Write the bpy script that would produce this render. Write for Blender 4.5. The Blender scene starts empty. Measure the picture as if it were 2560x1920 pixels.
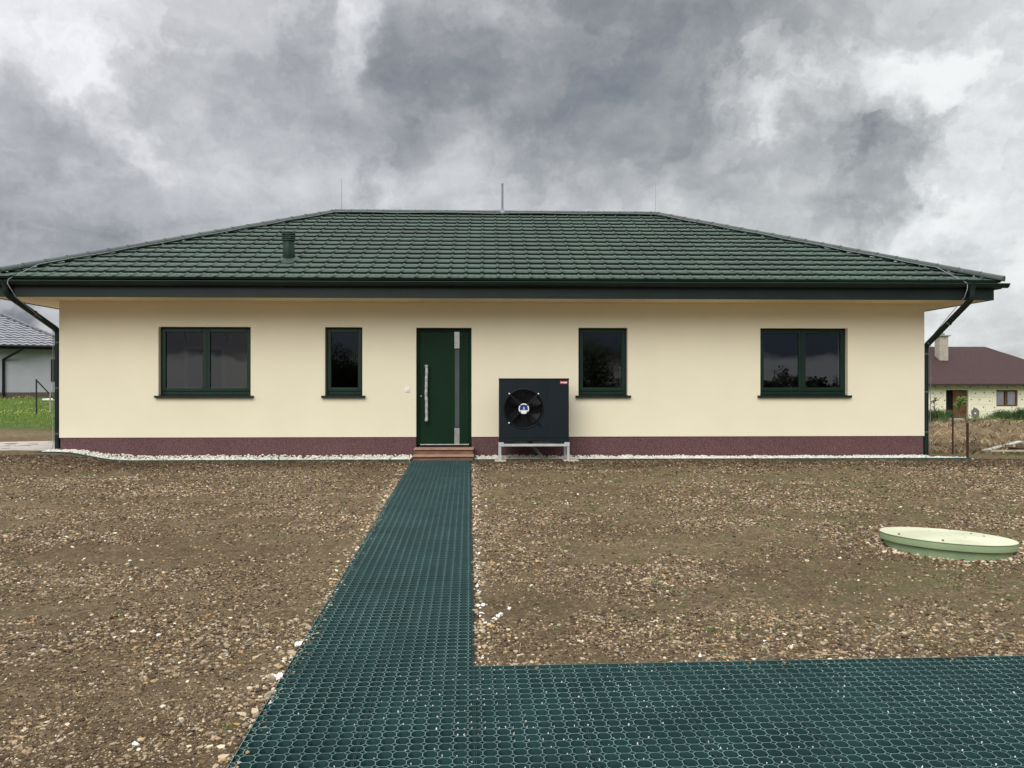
import bpy, bmesh, math, random
import numpy as np
from mathutils import Vector, Matrix
random.seed(7); rng = np.random.default_rng(7)
scene = bpy.context.scene
COL = scene.collection
PI = math.pi

# ------------------------------------------------------------------ camera numbers
YAW = math.radians(1.9); CAMY = -14.24; CAMZ = 1.27; FPX = 2000.0
SA, CA = math.sin(YAW), math.cos(YAW)
def ray(px, py):
    dx = (px-1280)/FPX; dz = (963-py)/FPX
    return (SA+dx*CA, CA-dx*SA, dz)
def P(px, py, Y):
    r = ray(px, py); t = (Y-CAMY)/r[1]
    return Vector((r[0]*t, Y, CAMZ+r[2]*t))

# ------------------------------------------------------------------ helpers
def tag(o, label, cat, group=None, kind=None):
    o['label'] = label; o['category'] = cat
    if group: o['group'] = group
    if kind: o['kind'] = kind
    return o
def empty(name, loc=(0, 0, 0), rz=0, parent=None):
    o = bpy.data.objects.new(name, None); COL.objects.link(o)
    o.location = loc; o.rotation_euler = (0, 0, rz); o.empty_display_size = .1
    if parent: o.parent = parent
    return o
class MB:
    def __init__(s): s.v = []; s.f = []; s.m = []; s.s = []
    def add(s, vs, fs, mi=0, smooth=False):
        b = len(s.v); s.v += [tuple(v) for v in vs]
        for f in fs: s.f.append(tuple(i+b for i in f)); s.m.append(mi); s.s.append(smooth)
    def box(s, a, b, mi=0):
        (x0, y0, z0), (x1, y1, z1) = a, b
        vs = [(x0,y0,z0),(x1,y0,z0),(x1,y1,z0),(x0,y1,z0),(x0,y0,z1),(x1,y0,z1),(x1,y1,z1),(x0,y1,z1)]
        s.add(vs, [(0,3,2,1),(4,5,6,7),(0,1,5,4),(1,2,6,5),(2,3,7,6),(3,0,4,7)], mi)
    def bbox(s, a, b, bev=.004, mi=0):
        # box with bevelled edges
        bm = bmesh.new(); bmesh.ops.create_cube(bm, size=1)
        d = [b[i]-a[i] for i in range(3)]; c = [(b[i]+a[i])/2 for i in range(3)]
        for v in bm.verts: v.co = Vector([v.co[i]*d[i]+c[i] for i in range(3)])
        bmesh.ops.bevel(bm, geom=bm.edges[:], offset=min(bev, min(d)*.4), segments=2, affect='EDGES', profile=.5)
        s.bm(bm, mi); bm.free()
    def bm(s, bm, mi=0, smooth=False):
        bm.verts.index_update()
        s.add([v.co for v in bm.verts], [[v.index for v in f.verts] for f in bm.faces], mi, smooth)
    def tube(s, pts, r, n=10, mi=0, caps=True, smooth=True):
        pts = [Vector(p) for p in pts]; rs = r if isinstance(r, (list, tuple)) else [r]*len(pts)
        vs = []; fs = []
        up = None
        for i, p in enumerate(pts):
            if i == 0: t = pts[1]-p
            elif i == len(pts)-1: t = p-pts[i-1]
            else: t = (pts[i+1]-p).normalized()+(p-pts[i-1]).normalized()
            t.normalize()
            if up is None:
                up = Vector((0, 0, 1)) if abs(t.z) < .9 else Vector((1, 0, 0))
            a = t.cross(up).normalized(); b = a.cross(t).normalized(); up = b
            for k in range(n):
                w = 2*PI*k/n; vs.append(p+a*math.cos(w)*rs[i]+b*math.sin(w)*rs[i])
        for i in range(len(pts)-1):
            for k in range(n):
                k2 = (k+1) % n; fs.append((i*n+k, i*n+k2, (i+1)*n+k2, (i+1)*n+k))
        s.add(vs, fs, mi, smooth)
        if caps:
            L = (len(pts)-1)*n
            s.add(vs[:n], [tuple(range(n))[::-1]], mi); s.add(vs[L:], [tuple(range(n))], mi)
    def lathe(s, prof, c=(0, 0, 0), n=32, mi=0, smooth=True, M=None):
        vs = []; fs = []; c = Vector(c)
        for (r, z) in prof:
            for k in range(n):
                w = 2*PI*k/n; q = Vector((r*math.cos(w), r*math.sin(w), z))
                vs.append(c+(M @ q if M else q))
        for i in range(len(prof)-1):
            for k in range(n):
                k2 = (k+1) % n; fs.append((i*n+k, i*n+k2, (i+1)*n+k2, (i+1)*n+k))
        s.add(vs, fs, mi, smooth)
    def prism(s, poly, ax, d0, d1, mi=0):
        # poly 2D extruded along axis ax ('x','y','z')
        def q(p, d):
            return {'x': (d, p[0], p[1]), 'y': (p[0], d, p[1]), 'z': (p[0], p[1], d)}[ax]
        n = len(poly); vs = [q(p, d0) for p in poly]+[q(p, d1) for p in poly]
        fs = [tuple(range(n)), tuple(range(2*n-1, n-1, -1))]+[(i, (i+1) % n+0, (i+1) % n+n, i+n) for i in range(n)]
        s.add(vs, fs, mi)
    def build(s, name, mats, parent=None, recalc=True):
        me = bpy.data.meshes.new(name); me.from_pydata(s.v, [], s.f)
        if not isinstance(mats, (list, tuple)): mats = [mats]
        for m in mats: me.materials.append(m)
        me.polygons.foreach_set('material_index', s.m); me.polygons.foreach_set('use_smooth', s.s)
        if recalc:
            bm = bmesh.new(); bm.from_mesh(me); bmesh.ops.recalc_face_normals(bm, faces=bm.faces[:]); bm.to_mesh(me); bm.free()
        me.update()
        o = bpy.data.objects.new(name, me); COL.objects.link(o)
        if parent: o.parent = parent
        return o
def np_mesh(name, V, F, mat, col=None, smooth=False, parent=None):
    me = bpy.data.meshes.new(name); V = np.asarray(V, np.float32); F = np.asarray(F, np.int32)
    k = F.shape[1]
    me.vertices.add(len(V)); me.vertices.foreach_set('co', V.ravel())
    me.loops.add(F.size); me.loops.foreach_set('vertex_index', F.ravel())
    me.polygons.add(len(F)); me.polygons.foreach_set('loop_start', np.arange(0, F.size, k, dtype=np.int32))
    me.polygons.foreach_set('use_smooth', np.full(len(F), smooth))
    if col is not None:
        at = me.color_attributes.new('Col', 'FLOAT_COLOR', 'POINT')
        c4 = np.ones((len(V), 4), np.float32); c4[:, :3] = col; at.data.foreach_set('color', c4.ravel())
    me.materials.append(mat); me.update(calc_edges=True); me.validate()
    o = bpy.data.objects.new(name, me); COL.objects.link(o)
    if parent: o.parent = parent
    return o

# ------------------------------------------------------------------ value noise
_tab = np.random.default_rng(3).random((256, 256))
def vnoise(x, y):
    xi = np.floor(x).astype(int); yi = np.floor(y).astype(int); fx = x-xi; fy = y-yi
    fx = fx*fx*(3-2*fx); fy = fy*fy*(3-2*fy); g = lambda a, b: _tab[a & 255, b & 255]
    return (g(xi,yi)*(1-fx)+g(xi+1,yi)*fx)*(1-fy)+(g(xi,yi+1)*(1-fx)+g(xi+1,yi+1)*fx)*fy
def fbm(x, y, o=4):
    s = 0; a = .5; t = 0
    for i in range(o):
        s = s+a*vnoise(x+17.3*i, y-9.1*i); t += a; x = x*2.03; y = y*2.03; a *= .5
    return s/t
def sst(x, a, b):
    t = np.clip((x-a)/(b-a), 0, 1); return t*t*(3-2*t)

# ------------------------------------------------------------------ materials
def mat(name):
    m = bpy.data.materials.new(name); m.use_nodes = True
    return m, m.node_tree, m.node_tree.nodes['Principled BSDF']
def N(nt, t, **k):
    n = nt.nodes.new(t)
    for a, b in k.items(): setattr(n, a, b)
    return n
def simple(name, c, rough=.5, spec=.5, metal=0, var=.15, scale=6, bump=0, bscale=80, detail=4, coat=0, var2=None):
    m, nt, b = mat(name)
    b.inputs['Roughness'].default_value = rough; b.inputs['Metallic'].default_value = metal
    b.inputs['Specular IOR Level'].default_value = spec; b.inputs['Coat Weight'].default_value = coat
    tc = N(nt, 'ShaderNodeTexCoord')
    n = N(nt, 'ShaderNodeTexNoise'); n.inputs['Scale'].default_value = scale; n.inputs['Detail'].default_value = detail
    nt.links.new(tc.outputs['Object'], n.inputs['Vector'])
    r = N(nt, 'ShaderNodeValToRGB'); r.color_ramp.elements[0].position = .3; r.color_ramp.elements[1].position = .7
    r.color_ramp.elements[0].color = (*[x*(1-var) for x in c], 1)
    r.color_ramp.elements[1].color = (*[min(1, x*(1+var)) for x in (var2 or c)], 1)
    nt.links.new(n.outputs['Fac'], r.inputs['Fac']); nt.links.new(r.outputs['Color'], b.inputs['Base Color'])
    if bump:
        n2 = N(nt, 'ShaderNodeTexNoise'); n2.inputs['Scale'].default_value = bscale; n2.inputs['Detail'].default_value = 3
        nt.links.new(tc.outputs['Object'], n2.inputs['Vector'])
        bp = N(nt, 'ShaderNodeBump'); bp.inputs['Strength'].default_value = bump; bp.inputs['Distance'].default_value = .01
        nt.links.new(n2.outputs['Fac'], bp.inputs['Height']); nt.links.new(bp.outputs['Normal'], b.inputs['Normal'])
    return m
def attrmat(name, rough=.9, spec=.3, trans=0):
    m, nt, b = mat(name); a = N(nt, 'ShaderNodeAttribute', attribute_name='Col')
    nt.links.new(a.outputs['Color'], b.inputs['Base Color'])
    b.inputs['Roughness'].default_value = rough; b.inputs['Specular IOR Level'].default_value = spec
    if trans:
        t = N(nt, 'ShaderNodeBsdfTranslucent'); nt.links.new(a.outputs['Color'], t.inputs['Color'])
        mx = N(nt, 'ShaderNodeMixShader'); mx.inputs[0].default_value = trans
        out = nt.nodes['Material Output']
        nt.links.new(b.outputs[0], mx.inputs[1]); nt.links.new(t.outputs[0], mx.inputs[2]); nt.links.new(mx.outputs[0], out.inputs[0])
    return m

def speckle(name, c1, c2, scale, rough=.9, bump=.3, big=.1):
    """granular plaster: two colours mixed by fine noise, plus faint large stains"""
    m, nt, b = mat(name); b.inputs['Roughness'].default_value = rough; b.inputs['Specular IOR Level'].default_value = .25
    tc = N(nt, 'ShaderNodeTexCoord')
    n = N(nt, 'ShaderNodeTexNoise'); n.inputs['Scale'].default_value = scale; n.inputs['Detail'].default_value = 2
    nt.links.new(tc.outputs['Object'], n.inputs['Vector'])
    r = N(nt, 'ShaderNodeValToRGB'); r.color_ramp.elements[0].position = .36; r.color_ramp.elements[1].position = .64
    r.color_ramp.elements[0].color = (*c1, 1); r.color_ramp.elements[1].color = (*c2, 1)
    nt.links.new(n.outputs['Fac'], r.inputs['Fac'])
    n3 = N(nt, 'ShaderNodeTexNoise'); n3.inputs['Scale'].default_value = .9; n3.inputs['Detail'].default_value = 5; n3.inputs['Roughness'].default_value = .6
    nt.links.new(tc.outputs['Object'], n3.inputs['Vector'])
    mr = N(nt, 'ShaderNodeMapRange'); mr.inputs['From Min'].default_value = .3; mr.inputs['From Max'].default_value = .7
    mr.inputs['To Min'].default_value = 1-big; mr.inputs['To Max'].default_value = 1
    nt.links.new(n3.outputs['Fac'], mr.inputs['Value'])
    vm = N(nt, 'ShaderNodeVectorMath', operation='SCALE')
    nt.links.new(r.outputs['Color'], vm.inputs[0]); nt.links.new(mr.outputs[0], vm.inputs['Scale'])
    nt.links.new(vm.outputs[0], b.inputs['Base Color'])
    bp = N(nt, 'ShaderNodeBump'); bp.inputs['Strength'].default_value = bump; bp.inputs['Distance'].default_value = .004
    nt.links.new(n.outputs['Fac'], bp.inputs['Height']); nt.links.new(bp.outputs['Normal'], b.inputs['Normal'])
    return m

M = {}
M['render'] = speckle('cream_render', (.80,.737,.548), (.85,.788,.60), 160, bump=.25, big=.05)
M['plinth'] = speckle('mosaic_plaster', (.088,.042,.046), (.185,.096,.098), 55, rough=.7, bump=.4, big=.2)
M['soffit'] = simple('soffit_paint', (.74,.62,.42), .8, .3, var=.04)
M['roof'] = simple('roof_coating', (.0205,.0465,.0305), .38, .42, var=.35, scale=1.4, bump=.08, bscale=300, detail=6)
M['ridge'] = simple('ridge_coating', (.016,.030,.023), .5, .5, var=.2, scale=2)
M['trim'] = simple('dark_green_trim', (.006,.016,.0125), .45, .3, var=.2, scale=3)
M['frame'] = simple('dark_green_frame', (.0032,.022,.0125), .42, .33, var=.15, scale=4)
M['door'] = simple('dark_green_door', (.0025,.022,.0075), .5, .16, var=.15, scale=2)
M['zinc'] = simple('zinc_wire', (.27,.28,.275), .6, .4, metal=.3, var=.2)
M['clamp'] = simple('clamp_metal', (.10,.105,.10), .5, .4)
M['steel'] = simple('brushed_steel', (.46,.46,.44), .38, .5, metal=.85, var=.15, scale=12)
M['strip'] = simple('tinted_glass_strip', (.06,.075,.085), .12, .6, var=.08)
M['foil'] = simple('silver_foil', (.43,.44,.43), .5, .5, metal=.3, var=.2, scale=20, bump=.4, bscale=60)
M['white'] = simple('white_plastic', (.8,.8,.78), .4, .5, var=.02)
M['wood'] = None
M['pump'] = simple('anthracite_casing', (.0045,.0105,.0145), .55, .22, var=.1, scale=3)
M['black'] = simple('black_plastic', (.003,.0035,.0045), .5, .3, var=.2)
M['grid'] = simple('green_plastic', (.021,.060,.058), .42, .55, var=.22, scale=3.0, detail=8)
M['gridtop'] = simple('sky_lit_plastic_edge', (.115,.190,.176), .5, .5, var=.35, scale=2.5, detail=8)  # sky light on the wall tops, painted in as a paler green
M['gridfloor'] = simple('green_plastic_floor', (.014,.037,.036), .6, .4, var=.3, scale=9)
M['lidgreen'] = simple('pale_green_lid', (.41,.43,.285), .55, .35, var=.1, scale=2.4, detail=8, var2=(.53,.53,.375))
M['tankgreen'] = simple('green_tank', (.22,.30,.16), .6, .4, var=.12, scale=5, detail=6)
M['concrete'] = simple('pale_concrete', (.45,.41,.36), .85, .3, var=.12, scale=3, detail=8)
M['rust'] = simple('rusty_steel', (.045,.018,.012), .85, .3, var=.35, scale=20)
M['grout'] = simple('galvanised', (.55,.56,.55), .45, .5, metal=.4, var=.12, scale=9)
M['greenpost'] = simple('green_post', (.008,.02,.017), .5, .5)
M['stone'] = attrmat('stone_colours', .85, .3)
M['leafm'] = attrmat('leaf_colours', .6, .3, .3)
M['strawm'] = attrmat('straw_colours', .9, .2, .15)
M['bark'] = simple('bark', (.07,.05,.035), .9, .2, var=.3, scale=15, bump=.6)
M['edging'] = simple('green_edging', (.022,.07,.058), .5, .4, var=.2)
M['red'] = simple('red_badge', (.55,.01,.02), .35, .5, var=.03)
M['blue'] = simple('blue_badge', (.012,.016,.20), .4, .5, var=.03)
M['interior'] = simple('interior_plaster', (.64,.585,.52), .9, .2, var=.05)
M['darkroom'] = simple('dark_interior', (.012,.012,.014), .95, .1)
M['doorwhite'] = simple('interior_door', (.86,.82,.75), .6, .3, var=.03)

def woodmat():
    m, nt, b = mat('oiled_deck_wood'); tc = N(nt, 'ShaderNodeTexCoord'); mp = N(nt, 'ShaderNodeMapping')
    mp.inputs['Scale'].default_value = (2.2, 26, 26); nt.links.new(tc.outputs['Object'], mp.inputs['Vector'])
    n = N(nt, 'ShaderNodeTexNoise'); n.inputs['Scale'].default_value = 2.4; n.inputs['Detail'].default_value = 6; n.inputs['Distortion'].default_value = .6
    nt.links.new(mp.outputs[0], n.inputs['Vector'])
    r = N(nt, 'ShaderNodeValToRGB'); e = r.color_ramp.elements
    e[0].position = .3; e[0].color = (.085,.035,.02,1); e[1].position = .72; e[1].color = (.30,.145,.085,1)
    nt.links.new(n.outputs['Fac'], r.inputs['Fac']); nt.links.new(r.outputs['Color'], b.inputs['Base Color']); b.inputs['Roughness'].default_value = .6
    return m
M['wood'] = woodmat()

def glassmat(name='window_glass', k=2.1, tint=.88):
    m, nt, b = mat(name); nt.nodes.remove(b); out = nt.nodes['Material Output']
    t = N(nt, 'ShaderNodeBsdfTransparent'); t.inputs[0].default_value = (tint, tint*1.0, tint*.98, 1)
    g = N(nt, 'ShaderNodeBsdfGlossy'); g.inputs['Roughness'].default_value = .004; g.inputs['Color'].default_value = (.95,.97,1,1)
    f = N(nt, 'ShaderNodeFresnel'); f.inputs['IOR'].default_value = 1.5
    # slow waviness of the sealed panes
    tc = N(nt, 'ShaderNodeTexCoord'); n = N(nt, 'ShaderNodeTexNoise'); n.inputs['Scale'].default_value = 1.6
    nt.links.new(tc.outputs['Object'], n.inputs['Vector'])
    bp = N(nt, 'ShaderNodeBump'); bp.inputs['Strength'].default_value = .06; bp.inputs['Distance'].default_value = .02
    nt.links.new(n.outputs['Fac'], bp.inputs['Height']); nt.links.new(bp.outputs['Normal'], g.inputs['Normal'])
    mm = N(nt, 'ShaderNodeMath', operation='MULTIPLY'); mm.inputs[1].default_value = k; mm.use_clamp = True
    nt.links.new(f.outputs[0], mm.inputs[0])
    mx = N(nt, 'ShaderNodeMixShader'); nt.links.new(mm.outputs[0], mx.inputs[0])
    nt.links.new(t.outputs[0], mx.inputs[1]); nt.links.new(g.outputs[0], mx.inputs[2]); nt.links.new(mx.outputs[0], out.inputs[0])
    return m
M['glass'] = glassmat()

# ------------------------------------------------------------------ terrain
PX, PY = -0.249, -0.60                      # right edge of the grid path, at the step
B0 = Vector((-0.062, -9.91)); A0 = Vector((PX, -0.618))
SD = (B0-A0).normalized()                   # along the path, towards the viewer
TD = Vector((-SD.y, SD.x))                  # across, to the right
PP = .0625
LID = (4.13, -7.20, .545)
def path_coords(x, y):
    dx = x-A0.x; dy = y-A0.y
    return dx*TD.x+dy*TD.y, dx*SD.x+dy*SD.y         # t, s
S_B = (B0-A0).length; S_B = round(S_B/PP)*PP
S_END = 12.0; T_END = 4.6
def path_inside(x, y, g=0.):
    t, s = path_coords(x, y)
    a = (t > -16*PP-g) & (t < g) & (s > -g) & (s < S_END+g)
    b = (t >= -g) & (t < T_END+g) & (s > S_B-g) & (s < S_B+1.5+g)
    return a | b
def Hbase(x, y):
    x = np.asarray(x, float); y = np.asarray(y, float)
    front = .0255*np.maximum(y, -60)
    bump = .125*sst(-x, 6.0, 7.2)*(1-sst(-y, .15, 3.0))
    left = .115+.0125*np.clip(y, 0, 40); right = -.0266*np.clip(y, 0, 46)
    w = sst(x, -7, 7); back = left*(1-w)+right*w
    m = sst(y, -.2, .2)
    h = (front+bump)*(1-m)+(back)*m
    # heaps of earth beyond the right corner
    for cx, cy_, rx, ry, hh in ((12.6,9.0,1.6,1.8,.20),(14.2,12.5,1.8,2.2,.22),(17.8,12.0,2.0,2.4,.24),(16.2,7.2,1.2,1.4,.14),(11.0,5.0,1.0,1.2,.13),(20,18,5,5,.10),(12.5,18,2.0,2.6,.10),(13.6,6.2,.7,.8,.13),(15.4,9.6,.9,1.0,.18),(11.9,3.2,.6,.7,.12)):
        h = h+hh*1.1*np.exp(-((x-cx)/rx)**2-((y-cy_)/ry)**2)*(.75+.5*fbm(x*1.3, y*1.3, 3))
    rgh = sst(x, 7.8, 9.2)*sst(y, .4, 2.0)*(1-sst(y, 17, 24))
    h = h+rgh*((fbm(x*1.3+11, y*1.1+5, 4)-.5)*.62+(fbm(x*4+3, y*4, 3)-.5)*.14)
    return h
XL, XR = -7.448, 7.949
def strip_front(x): return -.60+.0*x+.24*sst(-x, 6.2, 7.5)
def H(x, y):
    h = Hbase(x, y)
    yard = 1-sst(y, 3, 12)
    yard = yard*sst((x-4.15)**2+(y+7.2)**2, .5, 1.2)
    h = h+yard*((fbm(x*.7, y*.9, 3)-.5)*.05+(fbm(x*5+40, y*5, 3)-.5)*.028)
    t, s = path_coords(x, y)
    d1 = np.minimum.reduce([t+16*PP, -t, s+.15, S_END-s]); d2 = np.minimum.reduce([t+.06, T_END-t, s-S_B, S_B+1.5-s])
    d = np.maximum(d1, d2)
    near = sst(-d, .25, .0)                                  # ground is level next to the grid
    plane = .0255*np.asarray(y, float)-.004
    h = h*(1-near)+plane*near
    h = h-.075*sst(d, -.012, .045)
    fr = strip_front(x); rc = sst(y, fr-.005, fr+.05)*(1-sst(y, .0, .1))*sst(x, -7.75, -7.62)*(1-sst(x, 8.30, 8.42))
    return h-.075*rc
def lin(a, b, st): return list(np.arange(a, b, st))
def grow(a, b, s0, k=1.35):
    o = []; x = a; s = s0
    while x < b: x += s; s *= k; o.append(min(x, b))
    return o
xs = sorted(set(np.round([-v for v in grow(9.6, 420, .08, 1.12)]+lin(-9.6, 9.6, .05)+lin(9.6, 20, .11)+[20]+grow(20, 420, .14, 1.12), 4)))
ys = sorted(set(np.round([-v for v in grow(12.2, 420, .08, 1.25)]+lin(-12.2, 1.2, .045)+[1.2]+lin(1.2, 18, .12)+[18]+grow(18, 420, .14, 1.1), 4)))
X, Y = np.meshgrid(xs, ys); Z = H(X, Y)
V = np.stack([X.ravel(), Y.ravel(), Z.ravel()], 1); nx = len(xs); ny = len(ys)
ii, jj = np.meshgrid(np.arange(nx-1), np.arange(ny-1)); q = (jj*nx+ii).ravel()
F = np.stack([q, q+1, q+1+nx, q+nx], 1)
def soilmat():
    m, nt, b = mat('soil'); L = nt.links
    tc = N(nt, 'ShaderNodeTexCoord'); b.inputs['Roughness'].default_value = .95; b.inputs['Specular IOR Level'].default_value = .15
    def noise(sc, det=6, ro=.6, dist=0, vec=None):
        n = N(nt, 'ShaderNodeTexNoise'); n.inputs['Scale'].default_value = sc; n.inputs['Detail'].default_value = det
        n.inputs['Roughness'].default_value = ro; n.inputs['Distortion'].default_value = dist
        L.new(vec or tc.outputs['Object'], n.inputs['Vector']); return n.outputs['Fac']
    def ramp(f, stops):
        r = N(nt, 'ShaderNodeValToRGB'); e = r.color_ramp.elements
        while len(e) < len(stops): e.new(.5)
        for i, (p, c) in enumerate(stops): e[i].position = p; e[i].color = (*c, 1)
        L.new(f, r.inputs['Fac']); return r.outputs['Color']
    def mix(f, a, c, bt='MIX'):
        x = N(nt, 'ShaderNodeMix', data_type='RGBA', blend_type=bt)
        if isinstance(f, float): x.inputs[0].default_value = f
        else: L.new(f, x.inputs[0])
        for s, v in ((6, a), (7, c)):
            if isinstance(v, tuple): x.inputs[s].default_value = (*v, 1)
            else: L.new(v, x.inputs[s])
        return x.outputs[2]
    mp = N(nt, 'ShaderNodeMapping'); mp.inputs['Scale'].default_value = (.6, 1.1, 1); L.new(tc.outputs['Object'], mp.inputs['Vector'])
    big = noise(.75, 6, .62, .4, mp.outputs[0])
    dry = ramp(noise(9, 8, .7), [(.3, (.150,.108,.062)), (.7, (.305,.236,.142))])
    wet = ramp(noise(14, 8, .75), [(.3, (.086,.057,.031)), (.7, (.215,.157,.091))])
    f1 = ramp(big, [(.34, (0,0,0)), (.66, (1,1,1))])
    c = mix(f1, wet, dry)
    # fine grit: small light and dark grains
    vo = N(nt, 'ShaderNodeTexVoronoi'); vo.inputs['Scale'].default_value = 55; L.new(tc.outputs['Object'], vo.inputs['Vector'])
    g = ramp(vo.outputs['Color'], [(0, (.55,.52,.5)), (.55, (.9,.88,.85)), (.8, (1.3,1.25,1.2)), (1, (2.0,1.95,1.85))])
    c = mix(.75, c, g, 'MULTIPLY')
    # thin moss on the right-hand half of the yard
    sx = N(nt, 'ShaderNodeSeparateXYZ'); L.new(tc.outputs['Object'], sx.inputs[0])
    mr = N(nt, 'ShaderNodeMapRange'); mr.inputs['From Min'].default_value = 0; mr.inputs['From Max'].default_value = 4; mr.inputs['To Max'].default_value = .8
    mr.inputs['To Min'].default_value = .12
    L.new(sx.outputs['X'], mr.inputs['Value'])
    mo = ramp(noise(2.6, 8, .75), [(.47, (0,0,0)), (.63, (1,1,1))])
    mm = N(nt, 'ShaderNodeMath', operation='MULTIPLY'); L.new(mo, mm.inputs[0]); L.new(mr.outputs[0], mm.inputs[1])
    c = mix(mm.outputs[0], c, (.150,.152,.062))
    # meadow to the left of the house, clay and straw to the right
    def rng_(out, a, b_):
        r = N(nt, 'ShaderNodeMapRange'); r.interpolation_type = 'SMOOTHSTEP'; r.inputs['From Min'].default_value = a; r.inputs['From Max'].default_value = b_
        L.new(out, r.inputs['Value']); return r.outputs[0]
    yy = N(nt, 'ShaderNodeMath', operation='MULTIPLY_ADD'); yy.inputs[1].default_value = 3.0
    L.new(noise(.9, 4), yy.inputs[0]); L.new(sx.outputs['Y'], yy.inputs[2])
    grass = ramp(noise(3, 8, .7), [(.3, (.05,.085,.018)), (.7, (.115,.165,.04))])
    gm = N(nt, 'ShaderNodeMath', operation='MULTIPLY'); L.new(rng_(yy.outputs[0], 6.4, 7.6), gm.inputs[0]); L.new(rng_(sx.outputs['X'], 4, -4), gm.inputs[1])
    c = mix(gm.outputs[0], c, grass)
    straw = ramp(noise(4, 8, .75, .5), [(.3, (.075,.047,.026)), (.5, (.20,.145,.08)), (.72, (.33,.26,.155))])
    rm = N(nt, 'ShaderNodeMath', operation='MULTIPLY'); L.new(rng_(sx.outputs['Y'], .3, 1.2), rm.inputs[0]); L.new(rng_(sx.outputs['X'], 2, 6), rm.inputs[1])
    c = mix(rm.outputs[0], c, straw)
    far = N(nt, 'ShaderNodeMath', operation='MULTIPLY'); L.new(rng_(sx.outputs['Y'], 22, 27), far.inputs[0]); L.new(rng_(sx.outputs['X'], 2, 6), far.inputs[1])
    c = mix(far.outputs[0], c, grass)
    L.new(c, b.inputs['Base Color'])
    h1 = noise(30, 8, .75); h2 = noise(110, 4, .7)
    ad = N(nt, 'ShaderNodeMath', operation='MULTIPLY_ADD'); ad.inputs[1].default_value = .45; L.new(h2, ad.inputs[0]); L.new(h1, ad.inputs[2])
    bp = N(nt, 'ShaderNodeBump'); bp.inputs['Strength'].default_value = 1.0; bp.inputs['Distance'].default_value = .045
    L.new(ad.outputs[0], bp.inputs['Height']); L.new(bp.outputs['Normal'], b.inputs['Normal'])
    return m
M['soil'] = soilmat()
g = np_mesh('ground', V, F, M['soil'], smooth=True)
tag(g, 'bare brown yard soil with meadow and clay beyond the house', 'ground', kind='structure')

# ------------------------------------------------------------------ stones
def ico(sub):
    bm = bmesh.new(); bmesh.ops.create_icosphere(bm, subdivisions=sub, radius=1)
    v = np.array([p.co[:] for p in bm.verts]); f = np.array([[p.index for p in q.verts] for q in bm.faces]); bm.free(); return v, f
ICO1, ICO2 = ico(1), ico(2); ICO0 = ICO1
PAL = np.array([(.36,.28,.19),(.46,.38,.27),(.31,.25,.185),(.58,.50,.38),(.40,.28,.15),(.46,.27,.11),(.25,.205,.155),(.31,.20,.13),(.32,.285,.235),(.74,.69,.59),(.19,.16,.13)])
PALW = np.array([.18,.15,.14,.08,.1,.05,.1,.05,.09,.02,.04])
CLOD = np.array([(.080,.050,.029),(.125,.084,.048),(.056,.035,.021),(.185,.132,.078),(.25,.188,.115)])
def pebbles(px_, py_, r, cols, base, flat=(.4,.75), sink=.25, elong=.35, jit=.24, zoff=None):
    bv, bf = base; n = len(px_); m = len(bv)
    sx = r*(1+elong*rng.random(n)); sy = r*(1-elong*.6*rng.random(n)); sz = r*rng.uniform(*flat, n)
    B = bv[None]*(1+jit*rng.standard_normal((n, m, 1)))
    B = B*np.stack([sx, sy, sz], 1)[:, None]
    tl = rng.normal(0, .25, n); ct, st_ = np.cos(tl)[:, None], np.sin(tl)[:, None]
    by = B[..., 1]*ct-B[..., 2]*st_; bz = B[..., 1]*st_+B[..., 2]*ct
    a = rng.random(n)*2*PI; ca, sa = np.cos(a)[:, None], np.sin(a)[:, None]
    x = B[..., 0]*ca-by*sa+px_[:, None]; y = B[..., 0]*sa+by*ca+py_[:, None]
    z0 = (H(px_, py_) if zoff is None else zoff)
    z = bz+(z0+sz*(1-2*sink)*.6)[:, None]
    V = np.stack([x, y, z], 2).reshape(-1, 3); F = (bf[None]+(np.arange(n)*m)[:, None, None]).reshape(-1, 3)
    C = np.repeat(cols*np.array([.94, .92, .86]), m, 0)*np.clip(1+.10*rng.standard_normal((n*m, 1)), .7, 1.3)
    return V, F, C
def join(parts):
    off = 0; vs, fs, cs = [], [], []
    for v, f, c in parts: vs.append(v); fs.append(f+off); cs.append(c); off += len(v)
    return np.concatenate(vs), np.concatenate(fs), np.concatenate(cs)
def frustum_pts(z0, z1, dens, margin=1.3):
    area = .64*margin*(z1**2-z0**2); n = int(area*dens)
    d = np.sqrt(rng.uniform(z0**2, z1**2, n)); u = rng.uniform(-.64*margin, .64*margin, n)*d
    return u*CA+d*SA, CAMY+d*CA-u*SA, d
parts = []
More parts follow.
